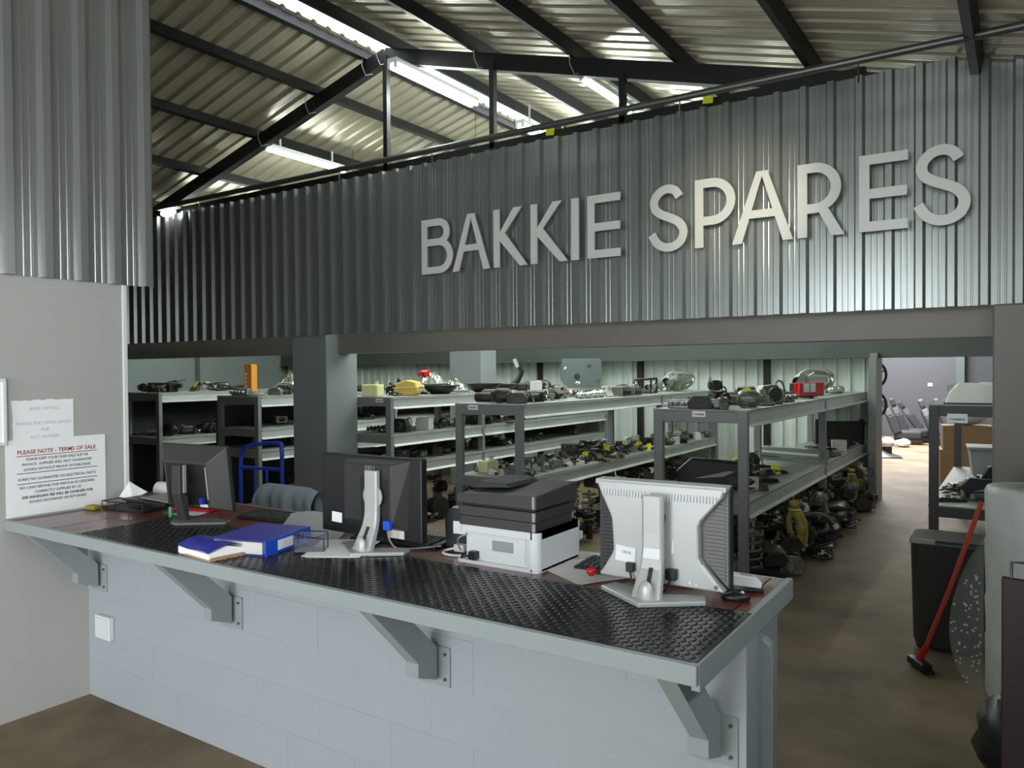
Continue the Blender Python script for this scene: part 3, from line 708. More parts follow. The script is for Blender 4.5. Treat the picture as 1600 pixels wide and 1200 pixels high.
lid = part('scanner_lid', MB().add([(-.18, .0, .222), (.17, .0, .222), (.17, .30, .222), (-.18, .30, .222), (-.18, .0, .253), (-.10, .0, .262), (.17, .0, .272), (.17, .30, .290), (-.10, .30, .285), (-.18, .30, .262)],
     [(3, 2, 1, 0), (0, 1, 6, 5, 4), (1, 2, 7, 6), (2, 3, 9, 8, 7), (3, 0, 4, 9), (4, 5, 8, 9), (5, 6, 7, 8)]), 'charcoal', t, 0.004)
part('feeder_lid', MB().prism([(-.16, .27), (-.12, .30), (.0, .296), (.02, .283)], .06, .27, TX), 'charcoal2', lid, 0.003)
for z0_, z1_ in ((.145, .174), (.181, .212), (.226, .27)):
    part('corner_strip', MB().cyl((.158, .004, z0_), (.158, .004, z1_), .007, n=8), 'mid_grey', t)
part('output_tray', MB().prism([(.31, .03), (.42, .045), (.42, .075), (.31, .10)], -.10, .13, Matrix(((0, 0, 1, 0), (1, 0, 0, 0), (0, 1, 0, 0), (0, 0, 0, 1)))), 'white_plastic', t, 0.003)
part('paper_guide', MB().prism([(.31, .10), (.36, .17), (.37, .165), (.34, .09)], .05, .12, Matrix(((0, 0, 1, 0), (1, 0, 0, 0), (0, 1, 0, 0), (0, 0, 0, 1)))), 'mid_grey', t, 0.002)

# card machine standing between the black monitor and the printer
t = thing('card_machine', 'dark rounded card machine with white label beside the printer', 'card machine', (-1.90, 2.46, ZC), 0.1)
part('body', MB().prism([(-.05, 0), (.05, 0), (.05, .135), (.03, .16), (-.03, .16), (-.055, .125)], 0, .06, TX), 'charcoal2', t, 0.006)
part('label', MB().box((.02, -.002, .085), (.06, .004, .05)), 'paper', t)
part('paper_slot', MB().box((0, .03, .161), (.05, .03, .006)), 'silver', t)
t = thing('plug_adapter', 'off-white plug adapter with curled white lead beside the printer', 'adapter', (-1.83, 2.40, ZC))
part('body', MB().box((0, 0, .022), (.05, .035, .03)), 'paper_old', t, 0.006)
part('lead', MB().tube(cat_rom([(-.02, -.01, .02), (-.05, -.03, .012), (-.04, -.06, .008), (.0, -.065, .006), (.04, -.05, .006)], 6), .005, 8), 'paper_old', t)

# keyboards
def keyboard(label, loc, rz, L=.44, Wd=.15):
    t = thing('keyboard', label, 'keyboard', loc, rz, 'black keyboards on the counter')
    part('case', MB().prism([(-Wd / 2, 0), (Wd / 2, 0), (Wd / 2, .022), (-Wd / 2, .012)], -L / 2, L / 2, Matrix(((0, 0, 1, 0), (1, 0, 0, 0), (0, 1, 0, 0), (0, 0, 0, 1)))), 'black', t, 0.003)
    kb = MB()
    for r in range(6):
        for k in range(int(L / .021) - 1):
            y = -Wd / 2 + .018 + r * .0215; z = .012 + (y + Wd / 2) / Wd * .01
            kb.box((-L / 2 + .02 + k * .021, y, z + .003), (.016, .016, .007))
    part('keys', kb, 'charcoal2', t, kind='stuff')
    return t
keyboard('black keyboard lying under the silver-stand monitor', (-2.17, 2.44, ZC), 0.06)
keyboard('black keyboard behind the silver hourglass monitor', (-1.12, 2.50, ZC), 0.02)
keyboard('black keyboard behind the tilted dark monitor', (-3.02, 2.50, ZC), 0.12, .40)

# binder, envelopes and papers
t = thing('ring_binder', 'bright blue ring binder lying flat with white spine label', 'binder', (-2.45, 2.075, ZM), 1.83)
part('cover', MB().b2(-.02, .32, .0, .012, 0, .004).b2(-.15, .15, .0, .25, .058, .062).b2(-.15, .15, .0, .25, 0, .004), 'blue_dark', t, 0.001)
part('spine', MB().b2(-.152, .152, -.005, .0, 0, .062), 'blue', t, 0.001)
part('page_block', MB().b2(-.14, .14, .02, .245, .006, .052), 'paper_old', t)
part('spine_label', MB().b2(-.075, .035, -.0065, -.005, .012, .050), 'paper', t)
part('finger_ring', MB().torus((0, 0, 0), .011, .002, 16, 6, Matrix.Translation((.09, -.006, .032)) @ Matrix.Rotation(PI / 2, 4, 'X')), 'chrome', t)
part('finger_hole', MB().cyl((.09, -.0052, .032), (.09, -.006, .032), .010, n=14), 'black', t)
t = thing('document_folder', 'blue and white document folder with bulging papers left of the binder', 'folder', (-2.645, 1.865, ZM), PI / 2 - .12)
t['label'] = 'thin blue folder with bulging papers under the ring binder end'
part('cover', MB().grid(lambda u, v: ((u - .5) * .16, (v - .5) * .24, .03 + .022 * math.sin(PI * u) + .004 * math.sin(7 * v)), 10, 6), 'blue_dark', t)
part('page_block', MB().prism([(-.078, 0), (.078, 0), (.078, .026), (.0, .046), (-.078, .026)], -.118, .118, TX), 'paper', t)
part('kraft_sleeve', MB().prism([(-.085, 0), (.09, 0), (.07, .012), (-.07, .012)], -.13, .06, TX), 'kraft', t)
def sheets(name, label, pts, n, loc, rz, m='paper', cat='papers', seed=1):
    t = thing(name, label, cat, loc, rz); r = random.Random(seed)
    for k in range(n):
        a, dx, dy = r.uniform(-.12, .12), r.uniform(-.012, .012), r.uniform(-.012, .012)
        q = Matrix.Translation((dx, dy, 0)) @ Matrix.Rotation(a, 4, 'Z')
        part('sheet', MB().prism(pts, .0009 * k, .0009 * k + .0007, q), m, t)
    return t
A4 = [(-.105, -.148), (.105, -.148), (.105, .148), (-.105, .148)]
sheets('paper_stack', 'white papers fanned out behind the wire card holder', A4, 5, (-2.27, 2.19, ZM), 0.5)
t = thing('plastic_sleeve', 'curled clear plastic sleeve of papers behind the blue binder', 'sleeve', (-2.62, 2.36, ZC), 0.5)
part('film', MB().grid(lambda u, v: ((u - .5) * .30, (v - .5) * .26, .012 + .05 * v * v + .012 * math.sin(5 * u)), 12, 8), 'mid_grey', t)
part('sheet', MB().grid(lambda u, v: ((u - .5) * .28, (v - .5) * .24, .008 + .048 * v * v + .012 * math.sin(5 * u)), 12, 8), 'paper', t)
sheets('paper_stack', 'loose white papers behind the tilted dark monitor', A4, 6, (-2.86, 2.58, ZC + .0), 1.2, seed=5)
sheets('paper_stack', 'printed papers on the boards between printer and hourglass monitor', A4, 4, (-1.30, 2.42, ZC), 1.1, 'paper_old', seed=7)
sheets('paper_slip', 'small white slip poking out behind the black monitor', [(-.06, -.05), (.06, -.05), (.06, .05), (-.06, .05)], 2, (-1.945, 2.60, ZC), 0.2, seed=9)
# black wire card holder
t = thing('card_holder', 'black wire business card holder with smoky sides on the mat', 'card holder', (-2.345, 2.10, ZM), 0.62)
W2, D2, H2 = .058, .04, .072
part('frame', MB().tube([(-W2, -D2, H2), (W2, -D2, H2 * .75), (W2, D2, H2 * .95), (-W2, D2, H2)], .0022, 6, closed=True)
     .cyl((-W2, -D2, 0), (-W2, -D2, H2), .0022, n=6).cyl((W2, -D2, 0), (W2, -D2, H2 * .75), .0022, n=6).cyl((W2, D2, 0), (W2, D2, H2 * .95), .0022, n=6).cyl((-W2, D2, 0), (-W2, D2, H2), .0022, n=6)
     .tube([(-W2, -D2, .002), (W2, -D2, .002), (W2, D2, .002), (-W2, D2, .002)], .0025, 6, closed=True), 'black', t)
part('side_panels', MB().b2(-W2, W2, -D2 - .0006, -D2, .002, H2 * .78).b2(-W2, W2, D2, D2 + .0006, .002, H2 * .95).b2(-W2 - .0006, -W2, -D2, D2, .002, H2), 'acrylic', t)
part('base_plate', MB().b2(-W2, W2, -D2, D2, .002, .005), 'mid_grey', t)

# counter end bits
t = thing('stapler', 'white stapler with a black base at the counter end behind the hourglass monitor', 'stapler', (-0.765, 2.46, ZC), 0.45)
part('top_arm', MB().prism([(-.075, .03), (.075, .012), (.08, .03), (.06, .048), (-.02, .058), (-.075, .05)], -.02, .02, TX), 'white_plastic', t, 0.004)
part('base', MB().b2(-.06, .085, -.018, .018, 0, .010), 'black', t, 0.003)
part('grip_pad', MB().box((.035, 0, .051), (.04, .022, .004), (0, .22, 0)), 'mid_grey', t)
t = thing('computer_mouse', 'small black mouse in front of the white stapler', 'mouse', (-0.735, 2.36, ZC), 0.3)
part('shell', MB().ell((0, 0, .008), (.045, .025, .018), 14, 8), 'black', t)
part('wheel', MB().cyl((.02, -.005, .022), (.02, .005, .022), .006, n=10), 'white_plastic', t)
t = thing('pen', 'dark pen with a round red cap on papers by the hourglass monitor', 'pen', (-1.235, 2.36, ZC + .006), 0.4)
part('barrel', MB().cyl((.015, 0, .008), (.12, 0, .005), .005, n=8), 'black', t)
part('cap', MB().ell((0, 0, .014), (.018, .016, .016), 12, 8), 'red', t)

# clutter by the notices
t = thing('desk_tray', 'low dark wire tray on the boards under the notices', 'tray', (-3.90, 2.30, ZC), 0.15)
tw = MB()
for z in (.012, .045):
    tw.tube([(-.15, -.09, z), (.15, -.09, z), (.15, .11, z), (-.15, .11, z)], .003, 6, closed=True)
for x in (-.15, -.05, .05, .15):
    tw.cyl((x, -.09, .003), (x, -.09, .045), .0025, n=6).cyl((x, .11, .003), (x, .11, .045), .0025, n=6)
part('wire_frame', tw, 'black', t)
part('base', MB().b2(-.15, .15, -.09, .11, .002, .006), 'charcoal2', t)
def crumple(name, label, loc, r_, seed, m='paper', sc_=(1, 1, 1)):
    r = random.Random(seed); b = MB().ell((0, 0, r_ * sc_[2]), (r_ * sc_[0], r_ * sc_[1], r_ * sc_[2]), 9, 6)
    b.v = [(x * r.uniform(.75, 1.2), y * r.uniform(.75, 1.2), max(0, z * r.uniform(.8, 1.15))) for x, y, z in b.v]; b.sm = [False] * len(b.f)
    return solo(name, b, m, label, 'paper', loc)
solo('folded_paper', MB().add([(-.08, 0, 0), (.07, -.01, .002), (.075, .07, .03), (-.03, .03, .085), (-.085, .06, .02), (.02, .06, .05)], [(0, 1, 3), (1, 2, 5, 3), (0, 3, 4), (3, 5, 4), (0, 4, 2, 1)]), 'paper', 'white folded paper cone standing on the wire tray', 'paper', (-3.99, 2.30, ZC + .047))
solo('paper_roll', MB().cyl((0, 0, .045), (.12, .02, .045), .045, n=16), 'paper_old', 'short roll of greyish paper behind the folded paper cone', 'roll', (-4.02, 2.50, ZC + .02), (0, 0, .1))
t = thing('black_folder', 'black document folder lying across the wire tray', 'folder', (-3.76, 2.34, ZC + .047), 0.12)
part('cover', MB().box((0, 0, .008), (.32, .20, .012), (0, 0.03, 0)), 'black', t, 0.003)
part('sheet', MB().box((.08, 0, .019), (.24, .16, .004), (0, 0.06, 0)), 'mid_grey', t)
solo('red_folder', MB().box((0, 0, .008), (.26, .18, .014)), 'red', 'red document folder between wire tray and tilted monitor', 'folder', (-3.60, 2.47, ZC + .0), (0, 0, .2), 0.003)
solo('green_marker', MB().cyl((0, 0, 0), (0, 0, .045), .011, .009, n=12), 'green', 'green marker cap standing beside the tilted monitor', 'marker', (-3.55, 2.27, ZC))
solo('sponge', MB().box((0, 0, .012), (.07, .05, .024)), 'sponge', 'dirty yellow sponge against the wall under the terms notice', 'sponge', (-4.07, 2.16, ZC), (0, 0, .2), 0.008)
sheets('note_pad', 'creased white note pad in front of the red folder', [(-.07, -.05), (.07, -.05), (.07, .05), (-.07, .05)], 5, (-3.52, 2.36, ZC), .35, seed=12)

# ================================================================== BEHIND THE COUNTER
# chair with a grey jacket thrown over its back
t = thing('office_chair', 'office chair with a grey jacket draped over its back behind the counter', 'chair', (-4.03, 3.42, 0), PI)
part('seat', MB().prism(rrect(-.23, .23, -.50, -.03, .08), .44, .52), 'charcoal2', t)
part('backrest', MB().prism(rrect(-.22, .22, -.022, .022, .02), .56, .93), 'charcoal2', t, 0.01)
part('gas_column', MB().cyl((0, -.25, .08), (0, -.25, .44), .028, n=12), 'charcoal2', t)
for k in range(5):
    a = k * 2 * PI / 5
    lg = part('leg', MB().tube([(0, -.25, .10), (.28 * math.cos(a), -.25 + .28 * math.sin(a), .07)], [.025, .018], 8), 'charcoal2', t)
    part('caster', MB().cyl((.28 * math.cos(a) - .015, -.25 + .28 * math.sin(a), .03), (.28 * math.cos(a) + .015, -.25 + .28 * math.sin(a), .03), .03, n=12), 'black', lg)
def drape(u, v):
    x = (u - .5) * .56; s_ = v * 2 - 1; e = max(0, abs(x) - .17) / .11
    z = .962 - .30 * abs(s_) ** 1.5 - .028 * e * e
    fold = (.010 * math.sin(u * 31) + .012 * math.sin(u * 13 + 1)) * min(1, abs(s_) * 1.6)
    y = .060 * max(-1, min(1, s_ * 2.6)) + (fold if s_ > 0 else -fold)
    return (x * (1 + .05 * abs(s_)), y, z)
part('jacket', MB().grid(drape, 60, 24), 'cloth', t)
# blue hand truck
t = thing('hand_truck', 'blue tubular hand truck standing in front of a rack', 'hand truck', (-5.22, 4.15, 0), 0.12)
part('hoop_frame', MB().tube(cat_rom([(-.23, 0, .12), (-.23, 0, .9), (-.21, 0, 1.03), (-.12, 0, 1.10), (.18, -.0, 1.13), (.225, 0, 1.08), (.225, 0, .9), (.225, 0, .12)], 6), .017, 10), 'blue_steel', t)
for z in (.25, .55, .915):
    part('cross_bar', MB().cyl((-.23, 0, z), (.225, 0, z), .014, n=8), 'blue_steel', t)
for x in (-.07, .06):
    part('upright_bar', MB().cyl((x, 0, .12), (x, 0, .915), .012, n=8), 'blue_steel', t)
part('toe_plate', MB().b2(-.24, .24, -.22, .02, .01, .02), 'blue_steel', t)
for x in (-.27, .27):
    wl = part('wheel', MB().torus((0, 0, 0), .09, .03, 20, 8, Matrix.Translation((x, .10, .12)) @ Matrix.Rotation(PI / 2, 4, 'Y')), 'rubber', t)
    part('hub', MB().cyl((x - .03, .10, .12), (x + .03, .10, .12), .065, n=14), 'mid_grey', wl)
part('axle', MB().cyl((-.27, .10, .12), (.27, .10, .12), .012, n=8).cyl((-.2, 0, .14), (-.2, .10, .12), .012, n=6).cyl((.2, 0, .14), (.2, .10, .12), .012, n=6), 'blue_steel', t)

# bin, broom, bubble wrap and the dark panel by the right pillar
t = thing('dust_bin', 'tall dark grey bin with rounded corners below the rack end', 'bin', (-0.365, 5.42, 0), 0.0)
def binring(k, z): 
    return [(x * k, y * k, z) for x, y in rrect(-.20, .20, -.19, .16, .07)]
n_ = len(rrect(0, 1, 0, 1, .1)); bb = MB(); ks = [(.86, .0), (.90, .03), (.93, .05), (1.0, .63), (1.03, .635), (1.03, .66), (.97, .66), (.95, .63), (.86, .06)]
for k, z in ks: bb.v += binring(k, z)
for i in range(len(ks) - 1):
    for j in range(n_):
        bb.f.append((i * n_ + j, i * n_ + (j + 1) % n_, (i + 1) * n_ + (j + 1) % n_, (i + 1) * n_ + j)); bb.sm.append(True)
bb.f += [tuple(range(n_))[::-1], tuple(range((len(ks) - 1) * n_, len(ks) * n_))]; bb.sm += [False, False]
part('bin_body', bb, 'bin', t)
part('lid', MB().prism(rrect(-.202, .202, -.192, .162, .07), .658, .67), 'black', t, 0.003)
part('lit_edge', MB().b2(-.195, -.06, -.196, -.18, .642, .672), 'mid_grey', t, 0.004)  # pale strip paints the light falling on the bin's top edge
t = thing('broom', 'red handled broom leaning on the bubble wrap roll, brush on floor', 'broom', (-0.471, 4.90, 0), 0)
part('handle', MB().tube([(0, 0, .05), (.145, -.02, .48), (.295, -.045, .98)], .0125, 10), 'red_paint', t)
part('handle_socket', MB().tube([(-.012, 0, .03), (.027, -.004, .13)], [.022, .018], 10), 'red', t)
part('brush_head', MB().box((-.005, -.02, .035), (.06, .16, .04), (0, 0, .6)), 'black', t, 0.006)
part('bristles', MB().prism([(-.025, 0), (.025, 0), (.022, .022), (-.022, .022)], -.08, .08, Matrix.Rotation(.6, 4, 'Z') @ Matrix.Translation((0, -.02, 0)) @ TX), 'charcoal2', t)
t = thing('bubble_wrap_roll', 'tall cloudy roll of bubble wrap standing by the right pillar', 'bubble wrap', (0.075, 4.75, 0))
rb = [(.225, .0), (.23, .02), (.232, .3), (.226, .32), (.234, .5), (.228, .52), (.236, .8), (.23, .82), (.236, 1.06), (.225, 1.085), (.19, 1.09), (.05, 1.09), (.05, 1.02)]
part('roll', MB().lathe(rb, 40), 'bubble', t)
part('cardboard_core', MB().cyl((0, 0, .9), (0, 0, 1.07), .04, n=16), 'kraft', t)
def flap(u, v):
    a = PI * (1.02 + .05 * u); r = .236 + .16 * u * math.sin(PI * min(1, v * 1.05)) ** .7 * (1.15 - .4 * v)
    return (r * math.cos(a), r * math.sin(a) - .12 * u, .05 + .82 * v - .06 * u * (1 - v))
part('loose_film', MB().grid(flap, 14, 20), 'film', t)
fb = MB(); r = random.Random(8)
for i in range(60):
    u, v = r.uniform(.1, .95), r.uniform(.1, .7); q = flap(u, v); fb.ell(q, (.006, .004, .006), 6, 4)
part('air_bubbles', fb, 'bubble', t, kind='stuff')
t = thing('wooden_stand', 'dark red wooden panel stand with a thin wire handle beside the bubble wrap', 'stand', (0.06, 3.0, 0), 0.0)
part('panel', MB().prism([(-.112, .0), (.62, .0), (.62, .96), (-.112, 1.01)], 0, .03, TX), 'brown', t, 0.004)
part('rear_panel', MB().b2(-.08, .62, .30, .33, .0, .90), 'brown', t, 0.004)
part('shelf_board', MB().b2(-.08, .62, .03, .30, .30, .32), 'brown', t)
part('wire_handle', MB().tube([(-.085, .015, .98), (-.085, .015, 1.06), (-.05, .05, 1.055), (.3, .3, 1.0)], .005, 6), 'pipe', t)
sk = MB().ell((0, 0, .17), (.20, .22, .18), 18, 11); r = random.Random(5)
sk.v = [(x * r.uniform(.85, 1.1), y * r.uniform(.85, 1.1), max(0, z * r.uniform(.9, 1.08))) for x, y, z in sk.v]
t = thing('refuse_sack', 'black refuse sack slumped on the floor beside the wooden stand', 'sack', (0.03, 3.75, 0))
part('bag', sk, 'black', t); part('tied_neck', MB().lathe([(.05, .32), (.02, .36), (.05, .42), (.0, .40)], 10), 'black', t)

# ================================================================== STORAGE RACKS
YA = Matrix(((0, 0, 1, 0), (1, 0, 0, 0), (0, 1, 0, 0), (0, 0, 0, 1)))   # prism (y, z) extruded along x
RACKS = {}
def rack(key, x0, x1, y0, y1, levels, label, ym=8.4, boards=8, plate=None, paint='rack'):
    t = thing('storage_rack', label, 'rack', (x0, y0, 0), 0, None)
    W, L = x1 - x0, y1 - y0; top = levels[0]
    ys = [0, ym - y0, L] if ym else [0, L]
    for y in ys:
        for x in (0, W):
            d = .05
            yy = min(y, L - d)
            part('post', MB().b2(x - (0 if x == 0 else .072), x + (.072 if x == 0 else 0), yy, yy + d, 0, top - .012), paint, t, 0.003)
    for i, z in enumerate(levels):
        lv = part('front_beam', MB().b2(.072, W - .072, 0, .045, z - .098, z - .014), paint, t, 0.003)
        part('rear_beam', MB().b2(.072, W - .072, L - .045, L, z - .098, z - .014), paint, t)
        for x, s in ((0, -1), (W, 1)):
            for a, b in zip(ys[:-1], ys[1:]):
                a2, b2_ = a + .05, b - .01
                part('side_beam', MB().prism([(0, z - .014), (0, z - .115), (.028 * s, z - .128), (.030 * s, z - .124), (.006 * s, z - .104), (.006 * s, z - .030), (.02 * s, z - .022), (.02 * s, z - .014)], a2, b2_,
                     Matrix(((1, 0, 0, x - (.012 * s)), (0, 0, 1, 0), (0, 1, 0, 0), (0, 0, 0, 1)))), 'rack_beam', t)
        n = boards; h = L / n
        for k in range(n):
            part('deck_board', MB().b2(-.005, W + .005, k * h + .002, (k + 1) * h - .002, z - .012, z), 'deck', t)
    if key in 'AB': part('shade_panel', MB().b2(-.03, -.018, 0, L, .05, top - .1), 'charcoal2', t)  # dark sheet added to stand for the deep shade inside these racks
    if plate:
        pl = part('name_plate', MB().box((W / 2 + plate[1], -.002, levels[0] - .052 + plate[2]), (plate[3], .003, plate[4])), 'paper', t)
        text('plate_print', plate[0], min(plate[4] * .55, plate[3] / len(plate[0]) * 1.25), 'ink', pl, (W / 2 + plate[1], -.0038, levels[0] - .052 + plate[2] - plate[4] * .2), (PI / 2, 0, 0), depth=0.0002, bold=.0008)
    RACKS[key] = (x0, x1, y0, y1, levels)
    return t
rack('E', -2.415, -1.68, 5.68, 10.95, (1.40, 0.72), 'grey steel storage rack behind the hourglass monitor, beside the aisle', plate=('F WARDER', 0, .018, .105, .045))
rack('D', -4.415, -3.68, 5.72, 10.95, (1.405, 0.74), 'grey steel storage rack behind the printer with a white name plate', 8.9, plate=('BRAKES', -.16, .018, .105, .042))
rack('C', -6.20, -5.45, 5.97, 10.95, (1.44, 1.05, 0.74), 'grey steel storage rack just past the square pillar, three decks', 7.6, plate=('GEARBOX', .22, .018, .10, .04))
rack('B', -8.16, -7.40, 5.85, 10.95, (1.43, 1.05, 0.80), 'grey steel storage rack behind the blue hand truck', 8.2)
rack('A', -10.15, -9.38, 5.85, 10.95, (1.45, 0.86), 'grey steel storage rack beyond the notice wall, at the far side', 8.2)
rack('F', -0.645, 0.55, 7.3, 10.3, (1.40, 0.56), 'shaded storage rack half hidden by the right pillar', None, 5, plate=('F WARRIOR', -.39, -.06, .145, .075), paint='rack_shaded')
o = D.objects.get('storage_rack.001')
for nm, x, y in (('bracket_tab', -7.80, 5.847), ('bracket_tab', -9.95, 5.847)):
    pass

# ================================================================== CAR PARTS: one set of meshes per kind, then copies
KIND = {}
def mk(key, name, look, cat, parts):
    KIND[key] = (name, look, cat, [(n, mb.mesh(n, M_[m], bv), kd) for n, mb, m, bv, kd in parts])
def P(n, mb, m, bv=0.0, kd=None): return (n, mb, m, bv, kd)
def place(key, loc, rz=0.0, s=1.0, label=None, group=None, rot=None, tagged=False):
    name, look, cat, parts = KIND[key]
    if len(parts) == 1 and not tagged:
        o = D.objects.new(name, parts[0][1]); C.objects.link(o)
    else:
        o = D.objects.new(name, None); C.objects.link(o); o.empty_display_size = .05
        for n, me, kd in parts:
            c = D.objects.new(n, me); C.objects.link(c); c.parent = o
            if kd: c['kind'] = kd
        if tagged:
            c = D.objects.new('price_tag', TAG); C.objects.link(c); c.parent = o
            h = max(v.co.z for n, me, kd in parts for v in me.vertices)
            c.location = (R_.uniform(-.03, .03), R_.uniform(-.05, .0), h * .8); c.rotation_euler = (R_.uniform(.3, 1.3), R_.uniform(-.3, .3), R_.uniform(-.4, .9)); c.scale = (1 / s,) * 3
            c['label'] = 'bright yellow price tag'
    o.location = loc; o.rotation_euler = rot or (0, 0, rz); o.scale = (s, s, s)
    tag(o, label or look, cat, group)
    return o
R_ = random.Random(77)
TAG = MB().prism([(-.036, -.046), (.036, -.046), (.036, .04), (.024, .052), (-.024, .052), (-.036, .04)], 0, .0015).mesh('price_tag', M_['yellow'])
def lumps(seed, n, ext, size):
    r = random.Random(seed); b = MB()
    for i in range(n):
        c = (r.uniform(-ext[0], ext[0]), r.uniform(-ext[1], ext[1]), r.uniform(size, ext[2]))
        d = (r.uniform(.5, 1.5) * size, r.uniform(.5, 1.5) * size, r.uniform(.5, 1.3) * size)
        b.box(c, d, (r.uniform(-.4, .4), r.uniform(-.4, .4), r.uniform(0, 3)))
    return b
# engine ancillaries
for sfx, m in (('', 'alu'), ('_dark', 'iron')):
    dk = 'oily dark ' if sfx else 'pale cast '
    b = MB().cyl((-.06, 0, .07), (.06, 0, .07), .068, n=16).cyl((.06, 0, .07), (.085, 0, .07), .062, .045, n=16).cyl((-.085, 0, .07), (-.06, 0, .07), .05, .066, n=16)
    b.box((.02, .072, .07), (.05, .035, .03)).box((.0, -.07, .06), (.07, .03, .025)).box((-.03, 0, .012), (.05, .07, .024))
    mk('alternator' + sfx, 'alternator', dk + 'alternator with a grooved pulley', 'alternator', [P('housing', b, m, .003), P('pulley', MB().lathe([(.012, 0), (.032, 0), (.034, .005), (.026, .009), (.034, .013), (.026, .017), (.034, .022), (.012, .022)], 14, Matrix.Translation((.085, 0, .07)) @ Matrix.Rotation(PI / 2, 4, 'Y')), 'dust'),
        P('fins', sum_b := MB().b2(-.05, -.046, -.07, .07, .02, .125).b2(-.035, -.031, -.07, .07, .02, .125).b2(-.02, -.016, -.07, .07, .02, .125), m, 0, 'stuff')])
    b = MB().cyl((-.11, 0, .045), (.07, 0, .045), .043, n=14).cyl((.07, 0, .045), (.12, 0, .045), .034, .026, n=12).box((.06, 0, .05), (.02, .13, .09)).cyl((-.12, 0, .045), (-.11, 0, .045), .03, n=12)
    mk('starter' + sfx, 'starter_motor', dk + 'starter motor with side solenoid', 'starter motor', [P('casing', b, m, .002), P('solenoid', MB().cyl((-.06, .05, .09), (.05, .05, .09), .024, n=12).cyl((-.08, .05, .09), (-.06, .05, .09), .012, n=8), 'dust'), P('drive_gear', MB().cyl((.12, 0, .045), (.145, 0, .045), .018, n=10), 'chrome')])
    b = MB().prism([(-.09, 0), (.09, 0), (.10, .05), (.06, .10), (-.06, .10), (-.10, .05)], -.035, .035, TX).box((0, .055, .05), (.12, .05, .07)).cyl((-.03, .05, .06), (-.03, .10, .06), .028, n=12).cyl((.04, .05, .06), (.04, .10, .06), .028, n=12)
    mk('caliper' + sfx, 'brake_caliper', dk + 'brake caliper with twin pistons', 'brake caliper', [P('body', b, m, .006), P('guide_pin', MB().cyl((-.10, .03, .085), (.10, .03, .085), .008, n=8), 'dust'), P('bleed_hose', MB().tube(cat_rom([(.05, .09, .08), (.09, .12, .10), (.13, .09, .05), (.15, .02, .01)], 4), .006, 6), 'rubber')])
    b = MB().box((0, 0, .06), (.30, .12, .09)).box((0, 0, .015), (.32, .14, .03)); 
    for k in range(4): b.cyl((-.11 + k * .073, -.06, .06), (-.11 + k * .073, -.13, .05), .024, .028, n=10)
    mk('manifold' + sfx, 'intake_manifold', dk + 'manifold with four stub pipes', 'manifold', [P('body', b, m, .008), P('studs', MB().cyl((-.13, .03, .1), (-.13, .03, .125), .007, n=6).cyl((.0, .03, .1), (0, .03, .125), .007, n=6).cyl((.13, .03, .1), (.13, .03, .125), .007, n=6), 'dust', 0, 'stuff')])
    b = MB().lathe([(.03, 0), (.09, 0), (.095, .02), (.06, .03), (.055, .07), (.03, .075), (.025, .11), (.0, .11)], 18)
    sb_ = MB()
    for k in range(5): a = k * 2 * PI / 5; sb_.cyl((.075 * math.cos(a), .075 * math.sin(a), .02), (.075 * math.cos(a), .075 * math.sin(a), .05), .007, n=6)
    mk('hub' + sfx, 'wheel_hub', dk + 'wheel hub flange with five studs', 'wheel hub', [P('flange', b, m), P('studs', sb_, 'dust', 0, 'stuff')])
    b = MB().prism([(-.10, 0), (.10, 0), (.12, .08), (.05, .16), (-.08, .15), (-.12, .07)], -.05, .05, TX).cyl((0, -.08, .08), (0, .09, .08), .055, n=14)
    mk('pump' + sfx, 'steering_pump', dk + 'pump body with a side pulley', 'pump', [P('body', b, m, .008), P('pulley', MB().cyl((0, -.10, .08), (0, -.08, .08), .06, n=18), 'charcoal'), P('outlet_pipe', MB().tube(cat_rom([(.06, .02, .14), (.10, .03, .19), (.15, .03, .16), (.17, .03, .02)], 4), .009, 7), 'dust')])
    b = MB().lathe([(.11, 0), (.12, .03), (.10, .12), (.07, .2), (.065, .30), (.04, .33), (.04, .40)], 14, Matrix.Rotation(PI / 2, 4, 'Y') @ Matrix.Translation((-.12, 0, -.2))).box((0, 0, .03), (.2, .12, .06)).box((.05, .1, .12), (.12, .05, .08), (.3, 0, 0))
    mk('gearbox' + sfx, 'gearbox', dk + 'gearbox casing with flared bell', 'gearbox', [P('casing', b, m, .004), P('selector_lever', MB().tube([(.02, 0, .2), (.03, 0, .27), (.06, .02, .33)], .011, 8), 'dust'), P('mounting_lug', MB().box((.1, -.09, .05), (.05, .06, .03)), m, .004), P('mounting_lug', MB().box((-.08, -.11, .05), (.05, .06, .03)), m, .004)])
    b = MB().box((0, 0, .17), (.44, .20, .16)).box((0, 0, .06), (.38, .16, .12)).box((.0, 0, .27), (.40, .14, .05))
    for k in range(4): b.cyl((-.15 + k * .1, .10, .18), (-.15 + k * .1, .115, .18), .032, n=12).cyl((-.15 + k * .1, -.10, .2), (-.15 + k * .1, -.13, .2), .022, n=10)
    mk('engine' + sfx, 'engine_block', dk + 'engine block with side ports', 'engine', [P('block', b, m, .008), P('crank_pulley', MB().cyl((-.25, 0, .1), (-.22, 0, .1), .07, n=18), 'iron'), P('oil_pipe', MB().tube(cat_rom([(.22, .04, .25), (.27, .05, .22), (.26, .03, .1), (.23, 0, .06)], 4), .012, 8), 'rubber')])
